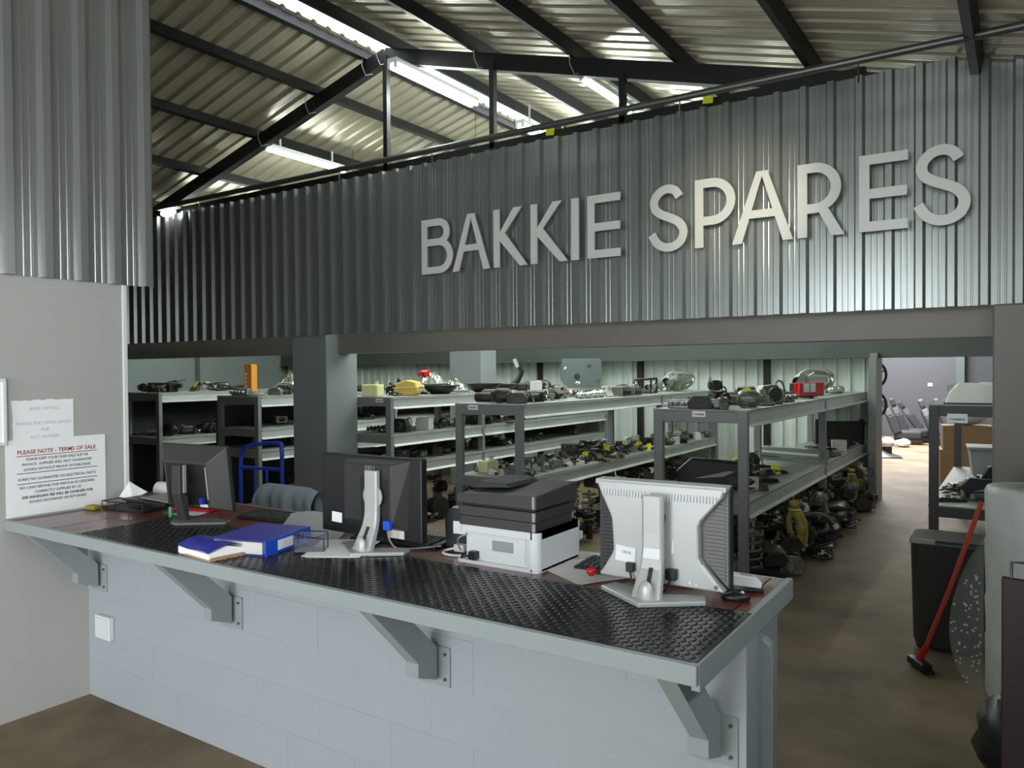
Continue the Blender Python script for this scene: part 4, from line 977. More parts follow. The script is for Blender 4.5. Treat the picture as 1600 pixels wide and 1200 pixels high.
# lamps
def lens_fn(u, v, L=.34, H=.17, Dp=.09):
    a = (v - .5) * PI; w_ = (math.sin(PI * (u * .92 + .06))) ** .55
    return ((u - .5) * L, -Dp * math.cos(a) * w_, .09 + H / 2 * math.sin(a) * w_ + .02 * (u - .5))
mk('headlight', 'headlight', 'clear headlight unit with a silvered bowl', 'headlight', [P('lens', MB().grid(lens_fn, 14, 8), 'lens'), P('reflector', MB().grid(lambda u, v: lens_fn(u, v, .30, .14, -.06), 12, 8), 'chrome'), P('housing', MB().grid(lambda u, v: lens_fn(u, v, .34, .17, -.10), 12, 8), 'mid_grey'), P('bulb_cap', MB().cyl((.05, .08, .09), (.05, .13, .09), .035, n=14), 'black')])
mk('foil_lamp', 'headlight', 'crumpled bright headlight reflector shell', 'headlight', [P('reflector', MB().grid(lambda u, v: ((u - .5) * .30 + .02 * math.sin(9 * v), (v - .5) * .22, .02 + .12 * math.sin(PI * u) * math.sin(PI * v) + .02 * math.sin(17 * u + 5 * v)), 10, 8, False), 'chrome'), P('lens_frame', MB().tube([(-.15, -.11, .02), (.15, -.10, .03), (.14, .11, .02), (-.15, .10, .02)], .012, 6, closed=True), 'mid_grey'), P('clear_lens', MB().grid(lambda u, v: ((u - .5) * .28, (v - .5) * .2, .03 + .13 * math.sin(PI * u) * math.sin(PI * v)), 8, 6), 'lens')])
mk('long_lamp', 'headlight', 'long clear headlight with ribbed lens', 'headlight', [P('lens', MB().prism(rrect(-.46, .46, -.10, .10, .06), .05, .17), 'lens_smoke', .014), P('lens_bar', MB().b2(-.40, .40, -.106, -.10, .09, .12), 'lens_pale', .002), P('reflector', MB().prism(rrect(-.43, .43, -.05, .05, .03), .03, .06), 'chrome', .006), P('back_tray', MB().prism(rrect(-.45, .45, -.065, .065, .04), 0, .036), 'mid_grey', .006), P('end_bulb', MB().ell((.36, -.01, .085), (.05, .035, .025), 10, 6).ell((.22, -.01, .085), (.035, .03, .02), 10, 6), 'chrome')])
mk('tail_light', 'tail_light', 'glossy red tail light with two clear panels', 'tail light', [P('lens', MB().prism(rrect(-.20, .20, -.035, .035, .02), .02, .15), 'lens_red', .01), P('clear_panel', MB().b2(-.14, -.055, -.040, -.033, .06, .14), 'white_plastic', .004), P('clear_panel', MB().b2(-.04, .045, -.040, -.033, .06, .14), 'white_plastic', .004), P('back_shell', MB().b2(-.19, .19, .03, .08, .01, .145), 'black', .006)])
# trim, mirrors, covers
mk('mirror', 'side_mirror', 'black door mirror with a folded arm', 'side mirror', [P('shell', MB().ell((0, 0, .08), (.11, .06, .075), 12, 8), 'black'), P('mirror_glass', MB().prism(rrect(-.085, .085, .03, .13, .025), -.052, -.046, TX), 'chrome'), P('arm', MB().prism([(.08, 0), (.17, 0), (.16, .06), (.09, .07)], -.025, .025, TX), 'charcoal2', .006)])
mk('bowl', 'plastic_cover', 'shallow black plastic cover', 'cover', [P('shell', MB().lathe([(.0, .0), (.10, .0), (.16, .04), (.21, .10), (.205, .105), (.15, .05), (.09, .012), (.0, .012)], 20), 'black'), P('rib', MB().b2(-.12, .12, -.005, .005, .012, .03), 'charcoal2')])
mk('cover_plate', 'inner_panel', 'grey inner panel plate with round holes', 'panel', [P('plate', MB().prism([(-.27, .06), (-.19, .0), (.15, .02), (.22, .11), (.30, .12), (.33, .42), (.30, .45), (-.30, .45), (-.32, .30), (-.32, .12)], -.012, .012, TX), 'plate_grey', .004), P('hole', MB().cyl((-.07, -.0135, .17), (-.07, .0135, .17), .05, n=16), 'black'), P('hole', MB().cyl((.13, -.0135, .33), (.13, .0135, .33), .032, n=12), 'black'), P('bright_clip', MB().ell((-.06, -.014, .07), (.05, .006, .025), 12, 6), 'chrome'), P('bright_clip', MB().ell((-.25, -.014, .29), (.02, .006, .035), 10, 6), 'chrome')])
mk('air_box', 'air_filter_box', 'black plastic air filter box', 'box', [P('lower_box', MB().prism(rrect(-.16, .16, -.11, .11, .02), 0, .09), 'black', .006), P('lid', MB().prism(rrect(-.165, .165, -.115, .115, .025), .092, .13), 'charcoal2', .006), P('intake_spout', MB().cyl((.16, .02, .07), (.25, .02, .09), .035, .03, n=12), 'black'), P('clip', MB().box((-.08, -.118, .09), (.03, .008, .04)), 'dust'), P('clip', MB().box((.08, -.118, .09), (.03, .008, .04)), 'dust')])
mk('ecu', 'control_unit', 'silver control unit with black plug', 'control unit', [P('case', MB().box((0, 0, .05), (.16, .13, .10)), 'alu', .004), P('plug_strip', MB().box((0, -.07, .035), (.12, .025, .04)), 'black', .003), P('mounting_foot', MB().box((.1, 0, .004), (.05, .10, .008)), 'dust'), P('mounting_foot', MB().box((-.1, 0, .004), (.05, .10, .008)), 'dust')])
mk('tank', 'fluid_tank', 'cream plastic fluid tank with a screw cap', 'fluid tank', [P('tank_body', MB().prism(rrect(-.13, .13, -.08, .08, .03), 0, .15), 'cream', .012), P('filler_neck', MB().cyl((.06, 0, .15), (.06, 0, .19), .028, n=14), 'cream'), P('cap', MB().cyl((.06, 0, .19), (.06, 0, .21), .035, n=14), 'mid_grey')])
mk('tank_amber', 'fluid_tank', 'aged amber plastic fluid tank on its side', 'fluid tank', [P('tank_body', MB().prism([(-.14, .03), (-.10, 0), (.10, .0), (.15, .05), (.13, .14), (.02, .165), (-.10, .13)], -.07, .07, TX), 'amber', .014), P('seam', MB().prism([(-.145, .075), (.155, .085), (.155, .093), (-.145, .083)], -.075, .075, TX), 'cream', .002), P('spout', MB().cyl((.13, 0, .08), (.19, .0, .10), .022, .016, n=10), 'cream')])
mk('steering_column', 'steering_column', 'steering column with switch stalks', 'steering column', [P('shaft', MB().cyl((-.30, 0, .06), (.26, 0, .06), .018, n=10).cyl((-.12, 0, .06), (.10, 0, .06), .032, n=12), 'iron'), P('bracket', MB().box((0, 0, .05), (.10, .12, .03)).box((0, .05, .03), (.06, .015, .06)).box((0, -.05, .03), (.06, .015, .06)), 'dust', .003), P('stalk', MB().tube([(.16, .03, .07), (.17, .12, .09), (.17, .17, .09)], [.009, .007, .010], 7).tube([(.16, -.03, .07), (.17, -.12, .09), (.17, -.17, .09)], [.009, .007, .010], 7), 'black'), P('switch_housing', MB().cyl((.12, 0, .06), (.19, 0, .06), .048, n=14), 'black')])
def loom(seed, n, ext, m, r=.007):
    q = random.Random(seed); b = MB()
    for k in range(n):
        pts = [(q.uniform(-1, 1) * ext[0], q.uniform(-1, 1) * ext[1], q.uniform(.05, 1) * ext[2]) for _ in range(5)]
        b.tube(cat_rom(pts, 4), r * q.uniform(.6, 1.3), 5)
    return b
def plugs(seed, n, ext):
    q = random.Random(seed); b = MB()
    for k in range(n): b.box((q.uniform(-1, 1) * ext[0], q.uniform(-1, 1) * ext[1], q.uniform(.2, 1) * ext[2]), (.035, .025, .022), (q.uniform(-.6, .6), q.uniform(-.6, .6), q.uniform(0, 3)))
    return b
mk('loom', 'wiring_loom', 'tangled black wiring loom', 'wiring loom', [P('wires', loom(3, 7, (.17, .12, .10), 'wire'), 'wire', 0, 'stuff'), P('connectors', plugs(4, 6, (.16, .11, .10)), 'paper_old', .002, 'stuff')])
mk('loom_b', 'wiring_loom', 'dark wiring loom with grey plugs', 'wiring loom', [P('wires', loom(9, 8, (.20, .10, .07), 'wire', .006), 'wire', 0, 'stuff'), P('connectors', plugs(6, 7, (.18, .09, .07)), 'mid_grey', .002, 'stuff')])
mk('wire_hank', 'wiring_hank', 'hanging hank of yellowed wire sleeves', 'wiring', [P('sleeves', MB().tube(cat_rom([(0, 0, .50), (.02, .02, .40), (.06, .0, .28), (.04, .02, .14), (.0, .01, .02)], 5), [.045 + .012 * math.sin(i * 1.3) for i in range(21)], 8)
    .tube(cat_rom([(0, 0, .46), (-.05, .02, .34), (-.03, .03, .2), (.02, .03, .08)], 5), .028, 7).tube(cat_rom([(0.02, 0, .44), (.09, -.02, .32), (.10, .0, .16), (.07, 0, .05)], 5), .02, 7), 'wire_y'), P('tie', MB().torus((0, 0, .43), .05, .008, 14, 6), 'cream')])
mk('hose', 'radiator_hose', 'curved black rubber hose', 'hose', [P('tube', MB().tube(cat_rom([(-.20, .02, .03), (-.10, -.05, .035), (.02, -.03, .06), (.10, .05, .05), (.20, .03, .03)], 5), .024, 9), 'rubber'), P('clamp', MB().cyl((-.19, .013, .0305), (-.175, .0, .031), .029, n=12), 'dust'), P('clamp', MB().cyl((.175, .035, .034), (.19, .032, .032), .029, n=12), 'dust')])
mk('pipe_bent', 'steel_pipe', 'bent steel pipe with a flared white end', 'pipe', [P('tube', MB().tube(cat_rom([(-.22, 0, .02), (-.10, .02, .10), (.02, .0, .16), (.14, -.03, .14), (.22, -.02, .05)], 5), .013, 8), 'dust'), P('end_fitting', MB().cyl((.21, -.02, .065), (.235, -.02, .03), .024, n=10), 'paper_old')])
mk('shock', 'shock_absorber', 'upright shock absorber with a coil spring', 'shock absorber', [P('cylinder', MB().cyl((0, 0, 0), (0, 0, .24), .030, n=12), 'iron'), P('rod', MB().cyl((0, 0, .24), (0, 0, .44), .012, n=8), 'chrome'), P('spring', MB().tube([(.055 * math.cos(t * .7), .055 * math.sin(t * .7), .14 + t * .0058) for t in range(44)], .007, 5), 'dust'), P('spring_seat', MB().cyl((0, 0, .13), (0, 0, .14), .066, n=16), 'charcoal'), P('spring_seat', MB().cyl((0, 0, .40), (0, 0, .41), .066, n=16), 'charcoal')])
mk('radiator', 'radiator', 'dark radiator core leaning at a slant', 'radiator', [P('core', MB().box((0, 0, .15), (.44, .03, .24)), 'iron'), P('end_tank', MB().box((-.24, 0, .15), (.05, .05, .28)), 'black', .008), P('end_tank', MB().box((.24, 0, .15), (.05, .05, .28)), 'black', .008), P('fins', (lambda b: [b.box((-.2 + k * .021, -.017, .15), (.004, .004, .23)) for k in range(20)] and b)(MB()), 'charcoal', 0, 'stuff'), P('hose_stub', MB().cyl((.24, -.02, .24), (.24, -.09, .25), .02, n=10), 'black')])
mk('fan', 'cooling_fan', 'black cooling fan with seven blades', 'fan', [P('ring', MB().torus((0, 0, .03), .17, .014, 26, 8), 'black'), P('hub', MB().cyl((0, 0, .01), (0, 0, .06), .05, n=14), 'charcoal2')] + [P('blade', MB().box((.105 * math.cos(k * .8976), .105 * math.sin(k * .8976), .03), (.12, .06, .006), (.5, 0, k * .8976)), 'black') for k in range(7)])
mk('drive_shaft', 'drive_shaft', 'drive shaft with rubber boots', 'drive shaft', [P('shaft', MB().cyl((-.32, 0, .045), (.32, 0, .045), .015, n=10).cyl((-.38, 0, .045), (-.32, 0, .045), .038, n=12).cyl((.32, 0, .045), (.38, 0, .045), .042, n=12), 'rust'), P('boot', MB().lathe([(.018, 0), (.03, .02), (.022, .03), (.036, .05), (.028, .06), (.043, .085)], 12, Matrix.Translation((.235, 0, .045)) @ Matrix.Rotation(PI / 2, 4, 'Y')), 'rubber'), P('end_boot', MB().lathe([(.043, 0), (.028, .02), (.036, .03), (.022, .05), (.018, .08)], 12, Matrix.Translation((-.325, 0, .045)) @ Matrix.Rotation(PI / 2, 4, 'Y')), 'rubber')])
mk('wiper', 'wiper_linkage', 'thin wiper linkage of bars and pivots', 'linkage', [P('bars', MB().box((0, 0, .02), (.46, .025, .012), (0, .03, .1)).box((.08, .06, .03), (.30, .02, .010), (0, 0, -.25)), 'iron'), P('pivot', MB().cyl((-.2, -.02, 0), (-.2, -.02, .07), .018, n=10), 'dust'), P('pivot', MB().cyl((.22, .02, 0), (.22, .02, .07), .018, n=10), 'dust'), P('motor', MB().cyl((.02, .05, .04), (.12, .10, .04), .034, n=12), 'alu')])
mk('handle', 'window_switch_panel', 'flat black switch panel', 'switch panel', [P('panel', MB().prism([(-.14, 0), (.14, 0), (.12, .03), (-.10, .045)], -.035, .035, TX), 'black', .006), P('switch', MB().box((-.03, 0, .042), (.03, .03, .012)).box((.03, 0, .038), (.03, .03, .012)), 'charcoal', .002)])
mk('bracket_p', 'engine_bracket', 'dusty steel bracket with bolt holes', 'bracket', [P('plate', MB().prism([(-.12, 0), (.02, 0), (.04, .08), (.12, .10), (.12, .13), (.0, .12), (-.12, .05)], -.01, .01, TX), 'dust', .003), P('foot', MB().box((-.05, 0, .006), (.14, .10, .012)), 'dust', .002), P('bush', MB().cyl((.09, -.03, .115), (.09, .03, .115), .022, n=12), 'rubber')])
mk('link_arm', 'suspension_link', 'rusty control arm with round bushes', 'control arm', [P('arm', MB().prism([(-.20, .0), (-.16, -.05), (.10, -.03), (.22, .08), (.18, .12), (.04, .04), (-.16, .05)], .015, .055), 'rust', .006), P('bush', MB().cyl((-.18, 0, 0), (-.18, 0, .08), .035, n=14), 'rubber'), P('bush', MB().cyl((.20, .10, 0), (.20, .10, .08), .03, n=14), 'rubber'), P('ball_joint', MB().cyl((.05, 0, .05), (.05, 0, .10), .018, n=10), 'dust')])
mk('disc', 'brake_disc', 'worn steel brake disc', 'brake disc', [P('rotor', MB().lathe([(.06, .0), (.14, .0), (.14, .022), (.085, .022), (.08, .05), (.035, .05), (.035, .045), (.06, .04)], 26), 'dust'), P('hat_bolts', (lambda b: [b.cyl((.058 * math.cos(k * 1.2566), .058 * math.sin(k * 1.2566), .05), (.058 * math.cos(k * 1.2566), .058 * math.sin(k * 1.2566), .058), .008, n=6) for k in range(5)] and b)(MB()), 'iron', 0, 'stuff')])
mk('crank', 'camshaft', 'camshaft with a row of lobes', 'camshaft', [P('shaft', MB().cyl((-.28, 0, .035), (.28, 0, .035), .014, n=10), 'iron'), P('lobes', (lambda b: [b.ell((-.25 + k * .055, .008 * math.cos(k * 2.1), .035 + .008 * math.sin(k * 2.1)), (.014, .03, .032), 8, 6) for k in range(10)] and b)(MB()), 'iron', 0, 'stuff'), P('end_gear', MB().cyl((.27, 0, .035), (.295, 0, .035), .035, n=16), 'dust')])
mk('panel_flat', 'door_trim', 'flat dark door trim panel', 'trim panel', [P('panel', MB().prism(rrect(-.36, .36, -.16, .16, .05), 0, .022), 'charcoal', .006), P('armrest', MB().box((.02, -.05, .035), (.34, .05, .035)), 'charcoal2', .01)])
mk('carton', 'cardboard_box', 'small plain box', 'box', [P('box', MB().box((0, 0, .065), (.16, .12, .13)), 'paper_old', .002), P('flap', MB().box((.0, -.03, .1315), (.15, .055, .003), (.08, 0, 0)), 'paper_old')])
mk('bumper_end', 'bumper_section', 'black bumper section with a slanted slot', 'bumper', [P('shell', MB().prism([(-.26, .0), (.22, .0), (.30, .10), (.26, .22), (-.16, .25), (-.28, .14)], -.05, .05, TX), 'black', .02), P('slot', MB().prism([(-.14, .08), (.14, .15), (.20, .15), (.10, .10)], -.056, -.05, TX), 'mid_grey', .002), P('lamp_hole', MB().cyl((.18, -.056, .07), (.18, -.05, .07), .035, n=14), 'charcoal2')])
mk('silver_dish', 'headlamp_bowl', 'shiny chrome lamp bowls joined in a pair', 'lamp bowl', [P('bowl', MB().ell((-.08, 0, .05), (.075, .06, .05), 14, 8), 'chrome'), P('bowl', MB().ell((.08, .01, .05), (.075, .06, .05), 14, 8), 'chrome'), P('mount_bar', MB().box((0, .06, .03), (.30, .02, .04)), 'mid_grey', .003)])

# ---- scatter over the decks; every copy gets its own label by counting from the counter end
ORD = ['first', 'second', 'third', 'fourth', 'fifth', 'sixth', 'seventh', 'eighth', 'ninth', 'tenth', 'eleventh', 'twelfth', 'thirteenth', 'fourteenth', 'fifteenth', 'sixteenth', 'seventeenth', 'eighteenth', 'nineteenth', 'twentieth']
RNAME = {'E': 'aisle-side rack', 'D': 'printer-side rack', 'C': 'pillar-side rack', 'B': 'hand-truck rack', 'A': 'far-side rack', 'F': 'broom-side rack'}
LNAME = ['top deck', 'middle deck', 'lower deck']
LOG = {}
def shelf_item(rk, lev, key, x, y, rz=0, s=1.0, z=None, rot=None, tagged=False, reg=True):
    if reg: fits((rk, lev), key, x, y, rz, s, 0)
    x0, x1, y0, y1, levels = RACKS[rk]
    zz = z if z is not None else (levels[lev] if lev < 9 else 0.0)
    o = place(key, (x, y, zz + .001), rz, s, rot=rot, tagged=tagged)
    LOG.setdefault((rk, lev, KIND[key][1]), []).append(o)
    return o
PLACED = {}
RAD = {}
def radius(key):
    if key not in RAD:
        vs_ = [v.co for _, me, _ in KIND[key][3] for v in me.vertices]
        lx = max(v.x for v in vs_) - min(v.x for v in vs_); ly = max(v.y for v in vs_) - min(v.y for v in vs_)
        RAD[key] = (max(lx, ly) / 2, min(lx, ly) / 2)
    return RAD[key]
def fits(tag_, key, x, y, rz, s, slack=.86):
    a, b = radius(key); n = 3 if a > 1.6 * b else 1; mine = []
    for i in range(n):
        o = (i - (n - 1) / 2) * (a - b) if n > 1 else 0
        mine.append((x + math.cos(rz) * o * s, y + math.sin(rz) * o * s, (b if n > 1 else a * .9) * s))
    for px, py, pr in PLACED.get(tag_, ()):
        for qx, qy, qr in mine:
            if (px - qx) ** 2 + (py - qy) ** 2 < (slack * (pr + qr)) ** 2: return False
    PLACED.setdefault(tag_, []).extend(mine); return True
def scatter(rk, lev, kinds, ya, yb, n, xs=None, seed=0, smin=.85, smax=1.15, tagp=.12, avoid=()):
    r = random.Random(seed + 31 * lev + ord(rk)); x0, x1, y0, y1, levels = RACKS[rk]
    xs = xs or (x0 + .16, x1 - .14); got = 0
    for _ in range(n * 14):
        if got >= n: break
        k = kinds[r.randrange(len(kinds))]; s = r.uniform(smin, smax); rz = r.uniform(0, 2 * PI)
        x, y = r.uniform(*xs), r.uniform(ya, yb)
        if any(a <= y <= b for a, b in avoid) or not fits((rk, lev), k, x, y, rz, s): continue
        shelf_item(rk, lev, k, x, y, rz, s, tagged=r.random() < tagp, reg=False); got += 1
def finish_labels():
    for (rk, lev, look), obs in LOG.items():
        obs.sort(key=lambda o: (o.location.y, o.location.x))
        where = (LNAME[lev] if lev < 9 else 'floor pile') + ' of the ' + RNAME[rk]
        for i, o in enumerate(obs):
            if len(obs) == 1: o['label'] = look + ' on the ' + where if lev < 9 else look + ' in the ' + where
            else: o['label'] = (ORD[i] if i < 20 else str(i + 1) + 'th') + ' ' + look + ', ' + where.replace(' of the ', ' of ')
            wds = o['label'].split()
            if len(obs) > 1: o['group'] = o['category'] + ' parts on ' + where

mk('switch_white', 'switch_unit', 'small white plastic switch unit', 'switch unit', [P('body', MB().box((0, 0, .03), (.13, .09, .06)).box((.03, 0, .07), (.05, .06, .03)), 'white_plastic', .006), P('plug', MB().box((-.08, .01, .03), (.05, .035, .03)), 'black', .003), P('lever', MB().tube([(.03, -.03, .07), (.09, -.09, .08), (.13, -.11, .08)], .009, 6), 'black')])
small = ['caliper', 'caliper_dark', 'alternator', 'bracket_p', 'hub', 'handle', 'loom_b', 'wiper', 'ecu', 'crank', 'starter', 'mirror', 'disc']
dark = ['caliper_dark', 'starter_dark', 'hub_dark', 'loom', 'handle', 'crank', 'wiper', 'pump_dark', 'alternator_dark', 'mirror', 'hose']
big = ['gearbox', 'gearbox_dark', 'engine_dark', 'pump_dark', 'pump', 'loom', 'manifold_dark', 'hose', 'shock', 'link_arm', 'hub_dark', 'disc', 'engine', 'pump_dark', 'gearbox_dark']

# rack E (aisle side)
for k, x, y, rz, s, tg in (('manifold', -2.26, 5.86, .2, .62, 0), ('caliper_dark', -2.08, 5.80, .4, 1.0, 0), ('pump_dark', -2.02, 6.05, 1.2, .85, 0), ('caliper', -1.90, 5.80, 2.0, .9, 1), ('alternator', -1.80, 6.12, .5, 1.0, 1), ('starter', -2.02, 6.4, .7, 1.0, 0),
                           ('hub', -1.82, 6.55, 0, 1.2, 0), ('pump', -1.84, 6.86, .8, 1.05, 0), ('alternator_dark', -2.05, 6.9, 0, 1.1, 0), ('manifold', -1.86, 7.3, 1.2, .9, 0), ('fan', -2.08, 7.5, 0, .8, 0)):
    shelf_item('E', 0, k, x, y, rz, s, tagged=bool(tg))
shelf_item('E', 0, 'pump_dark', -2.03, 5.99, 2.2, .55, z=1.40 + .135)
shelf_item('E', 0, 'tail_light', -1.82, 8.3, 1.2, 1.1)
shelf_item('E', 0, 'headlight', -1.95, 9.2, 1.05, 1.7, z=1.42)
shelf_item('E', 0, 'silver_dish', -1.86, 9.9, 1.2, 1.0)
shelf_item('E', 0, 'bracket_p', -1.84, 8.5, .3, .9)
scatter('E', 0, small, 7.9, 10.7, 14, (-2.36, -1.98), 3, .7, .9, .1, ((8.7, 9.7),))
shelf_item('E', 1, 'long_lamp', -2.05, 8.55, -.26, .84)
shelf_item('E', 1, 'panel_flat', -2.06, 9.25, -.15, .98, z=.72)
shelf_item('E', 1, 'bumper_end', -2.15, 6.25, .25, 1.0)
shelf_item('E', 1, 'air_box', -1.9, 10.2, .2, .8)
shelf_item('E', 1, 'carton', -1.82, 9.85, .3, 1.0)
shelf_item('E', 1, 'radiator', -1.95, 10.6, .5, 1.15)
shelf_item('E', 1, 'handle', -1.86, 6.75, 1.0, 1.1); shelf_item('E', 1, 'wiper', -1.95, 7.1, 1.2, .8); shelf_item('E', 1, 'mirror', -1.85, 6.3, .3, .9); shelf_item('E', 1, 'handle', -1.95, 7.4, .6, 1.0, tagged=True)
shelf_item('E', 1, 'loom_b', -2.0, 9.65, 0, .9); shelf_item('E', 1, 'bracket_p', -1.85, 8.85, 1, .6)
scatter('E', 1, dark, 5.95, 7.9, 8, (-2.36, -2.12), 5, .7, .9, .2, ((6.0, 6.6),))
# rack D
for k, x, y, rz, s, tg in (('starter_dark', -4.22, 5.98, .2, 1.1, 0), ('alternator_dark', -4.02, 5.93, .6, 1.0, 0), ('caliper_dark', -3.84, 5.9, .4, 1.0, 0), ('starter_dark', -3.84, 6.2, 1.2, 1.0, 0), ('steering_column', -3.95, 6.65, 1.4, .8, 1),
                           ('hub', -4.2, 6.4, 0, 1, 0), ('silver_dish', -3.86, 7.25, 1.3, .75, 0), ('silver_dish', -3.88, 7.6, 1.4, .85, 0), ('ecu', -3.84, 8.1, 1.4, 1.1, 0), ('ecu', -3.84, 8.42, 1.5, 1.0, 0), ('hub', -3.86, 7.85, 0, .6, 0), ('wiper', -3.88, 8.85, 1.4, .9, 0), ('headlight', -3.95, 9.35, 1.3, 1.0, 0)):
    shelf_item('D', 0, k, x, y, rz, s, tagged=bool(tg))
o = shelf_item('D', 0, 'headlight', -3.95, 10.2, 1.25, 1.7)
scatter('D', 0, small, 6.5, 10.8, 20, (-4.38, -4.05), 4, .7, .9, .1)
t = thing('console_frame', 'open black and silver console frame standing on the printer-side rack', 'console frame', (-3.93, 8.98, 1.406), 1.35)
part('frame', MB().tube([(-.26, 0, .02), (-.22, 0, .18), (.24, 0, .19), (.24, 0, .02)], .016, 8, closed=True).cyl((-.10, 0, .02), (-.08, 0, .185), .012, n=8).cyl((.12, 0, .02), (.12, 0, .19), .012, n=8), 'black', t)
part('lamp_insert', MB().ell((-.19, 0, .10), (.06, .02, .05), 12, 6).ell((.19, 0, .11), (.05, .02, .05), 12, 6), 'chrome', t)
parts_mid = ['handle', 'bracket_p', 'loom_b', 'caliper', 'caliper_dark', 'crank', 'wiper', 'hub', 'starter_dark', 'ecu']
r = random.Random(41); got = 0
for _ in range(2600):
    if got >= 118: break
    y = r.uniform(5.86, 10.8); x = r.uniform(-4.36, -3.73)
    if y < 7.1: k = r.choice(['handle', 'bracket_p', 'ecu', 'loom_b', 'caliper', 'silver_dish', 'hub', 'switch_white', 'switch_white', 'bracket_p', 'tank'])
    elif y < 8.8: k = r.choice(['crank', 'crank', 'crank', 'handle', 'caliper_dark', 'wiper', 'bracket_p', 'starter', 'switch_white'])
    else: k = r.choice(['air_box', 'ecu', 'handle', 'hub', 'crank', 'alternator', 'carton'])
    if y > 8.8 and r.random() < .5: continue
    rz = r.uniform(-.5, .5) if k in ('crank', 'wiper') else r.uniform(0, 6); s_ = r.uniform(.5, .72)
    if not fits(('D', 1), k, x, y, rz, s_, .82): continue
    shelf_item('D', 1, k, x, y, rz, s_, tagged=r.random() < .13, reg=False); got += 1
shelf_item('D', 1, 'loom', -4.2, 8.0, .4, .9, z=.80); shelf_item('D', 1, 'air_box', -4.24, 7.6, .4, .6, z=.80)
# rack C
shelf_item('C', 0, 'tank', -5.86, 6.14, .1, .85); shelf_item('C', 0, 'tank_amber', -5.68, 6.50, .2, 1.05); shelf_item('C', 0, 'loom', -5.68, 6.27, 0, .5)
shelf_item('C', 0, 'fan', -5.92, 6.85, 0, .75); shelf_item('C', 0, 'bowl', -5.70, 7.10, 0, 1.0); shelf_item('C', 0, 'foil_lamp', -5.80, 7.5, .5, 1.15); shelf_item('C', 0, 'foil_lamp', -5.95, 7.25, 1.5, 1.1, z=1.44 + .09)
shelf_item('C', 0, 'bowl', -5.68, 7.95, 0, 1.1); shelf_item('C', 0, 'bowl', -5.72, 8.45, 0, .95)
t = thing('jack_stand', 'upright red and silver tool standing among covers on the pillar-side rack', 'tool', (-5.88, 6.98, 1.441), .4)
part('upright', MB().cyl((0, 0, 0), (-.01, 0, .26), .018, n=10), 'silver', t); part('head', lumps(5, 7, (.05, .03, .08), .05), 'red', t).location = (.03, 0, .17); part('foot', MB().box((0, 0, .01), (.12, .10, .02)), 'black', t)
t = thing('plastic_cover', 'black pointed wing cover leaning up behind the amber tank', 'cover', (-5.86, 6.62, 1.441), .3)
part('shell', MB().prism([(-.20, .0), (.20, .0), (.16, .10), (.02, .12), (-.05, .21), (-.07, .12), (-.20, .09)], -.02, .02, TX), 'black', t, .008)
t = thing('door_mirror_bracket', 'tall black mirror arm standing upright on the pillar-side rack', 'mirror arm', (-5.66, 8.75, 1.441), .5)
part('arm', MB().tube([(-.12, 0, .05), (-.02, 0, .14), (.04, 0, .25), (-.03, 0, .42)], [.05, .04, .03, .03], 8), 'black', t); part('mirror_glass', MB().box((-.04, -.035, .37), (.05, .01, .12), (0, -.35, 0)), 'silver', t); part('base', MB().prism(rrect(-.26, .12, -.06, .06, .03), 0, .10), 'black', t, .02)
t = place('cover_plate', (-5.62, 10.45, 1.441), 1.0, 1.0, 'big grey inner panel plate with round holes standing on the pillar-side rack', rot=(-.12, 0, .75))
scatter('C', 0, small, 9.0, 10.8, 6, (-5.95, -5.6), 6, .8, 1.0, .1, ((10.0, 10.8),))
shelf_item('C', 0, 'carton', -5.56, 9.02, .3, .9); shelf_item('C', 0, 'mirror', -5.66, 9.4, .3, .9)
scatter('C', 1, dark + ['air_box', 'panel_flat'], 6.1, 9.0, 16, (-6.1, -5.55), 7, .7, .95, .2, ((6.5, 6.9),))
shelf_item('C', 1, 'carton', -5.62, 6.72, .2, 1.0)
scatter('C', 2, ['ecu', 'air_box', 'manifold', 'manifold_dark', 'pump_dark', 'alternator', 'loom', 'caliper'], 6.1, 8.6, 14, (-6.1, -5.58), 8, .8, 1.0, .15)
shelf_item('C', 2, 'radiator', -5.74, 8.95, .35, .95, rot=(-.35, 0, .9)); shelf_item('C', 2, 'radiator', -5.74, 10.0, .35, .95, rot=(-.35, 0, .8)); shelf_item('C', 2, 'fan', -5.78, 9.5, 0, .7, rot=(-1.2, 0, .9), z=.74 + .135)
shelf_item('C', 2, 'hose', -5.6, 8.7, 1.2, .9)
# rack B
for k, x, y, rz, s in (('manifold', -7.85, 5.98, .1, .8), ('disc', -7.62, 5.99, 0, .9), ('caliper', -7.58, 6.25, .4, .9), ('starter', -7.7, 6.5, 1.2, 1.0), ('hub', -7.55, 6.72, 0, 1.0), ('foil_lamp', -7.65, 6.6, .6, 1.2), ('pipe_bent', -7.6, 6.35, 1.3, .9)):
    shelf_item('B', 0, k, x, y, rz, s, z=(1.43 + (.09 if k == 'foil_lamp' else 0)))
t = thing('carton', 'tall orange carton with pale markings standing on the hand-truck rack', 'box', (-8.0, 6.22, 1.431), .15)
part('carton_body', MB().box((0, 0, .19), (.115, .10, .38)), 'orange', t, .003)
for k in range(5): part('printed_mark', MB().box((-.03, -.0505, .06 + k * .05), (.022, .001, .03), (0, .3, 0)), 'paper', t)
scatter('B', 0, small, 6.9, 8.6, 8, None, 9, .8, 1.0, .1)
scatter('B', 1, dark + ['panel_flat'], 6.0, 8.0, 10, None, 10, .8, 1.0, .1)
scatter('B', 2, dark + ['panel_flat', 'silver_dish', 'bowl'], 6.0, 8.0, 12, None, 11, .8, 1.0, .2)
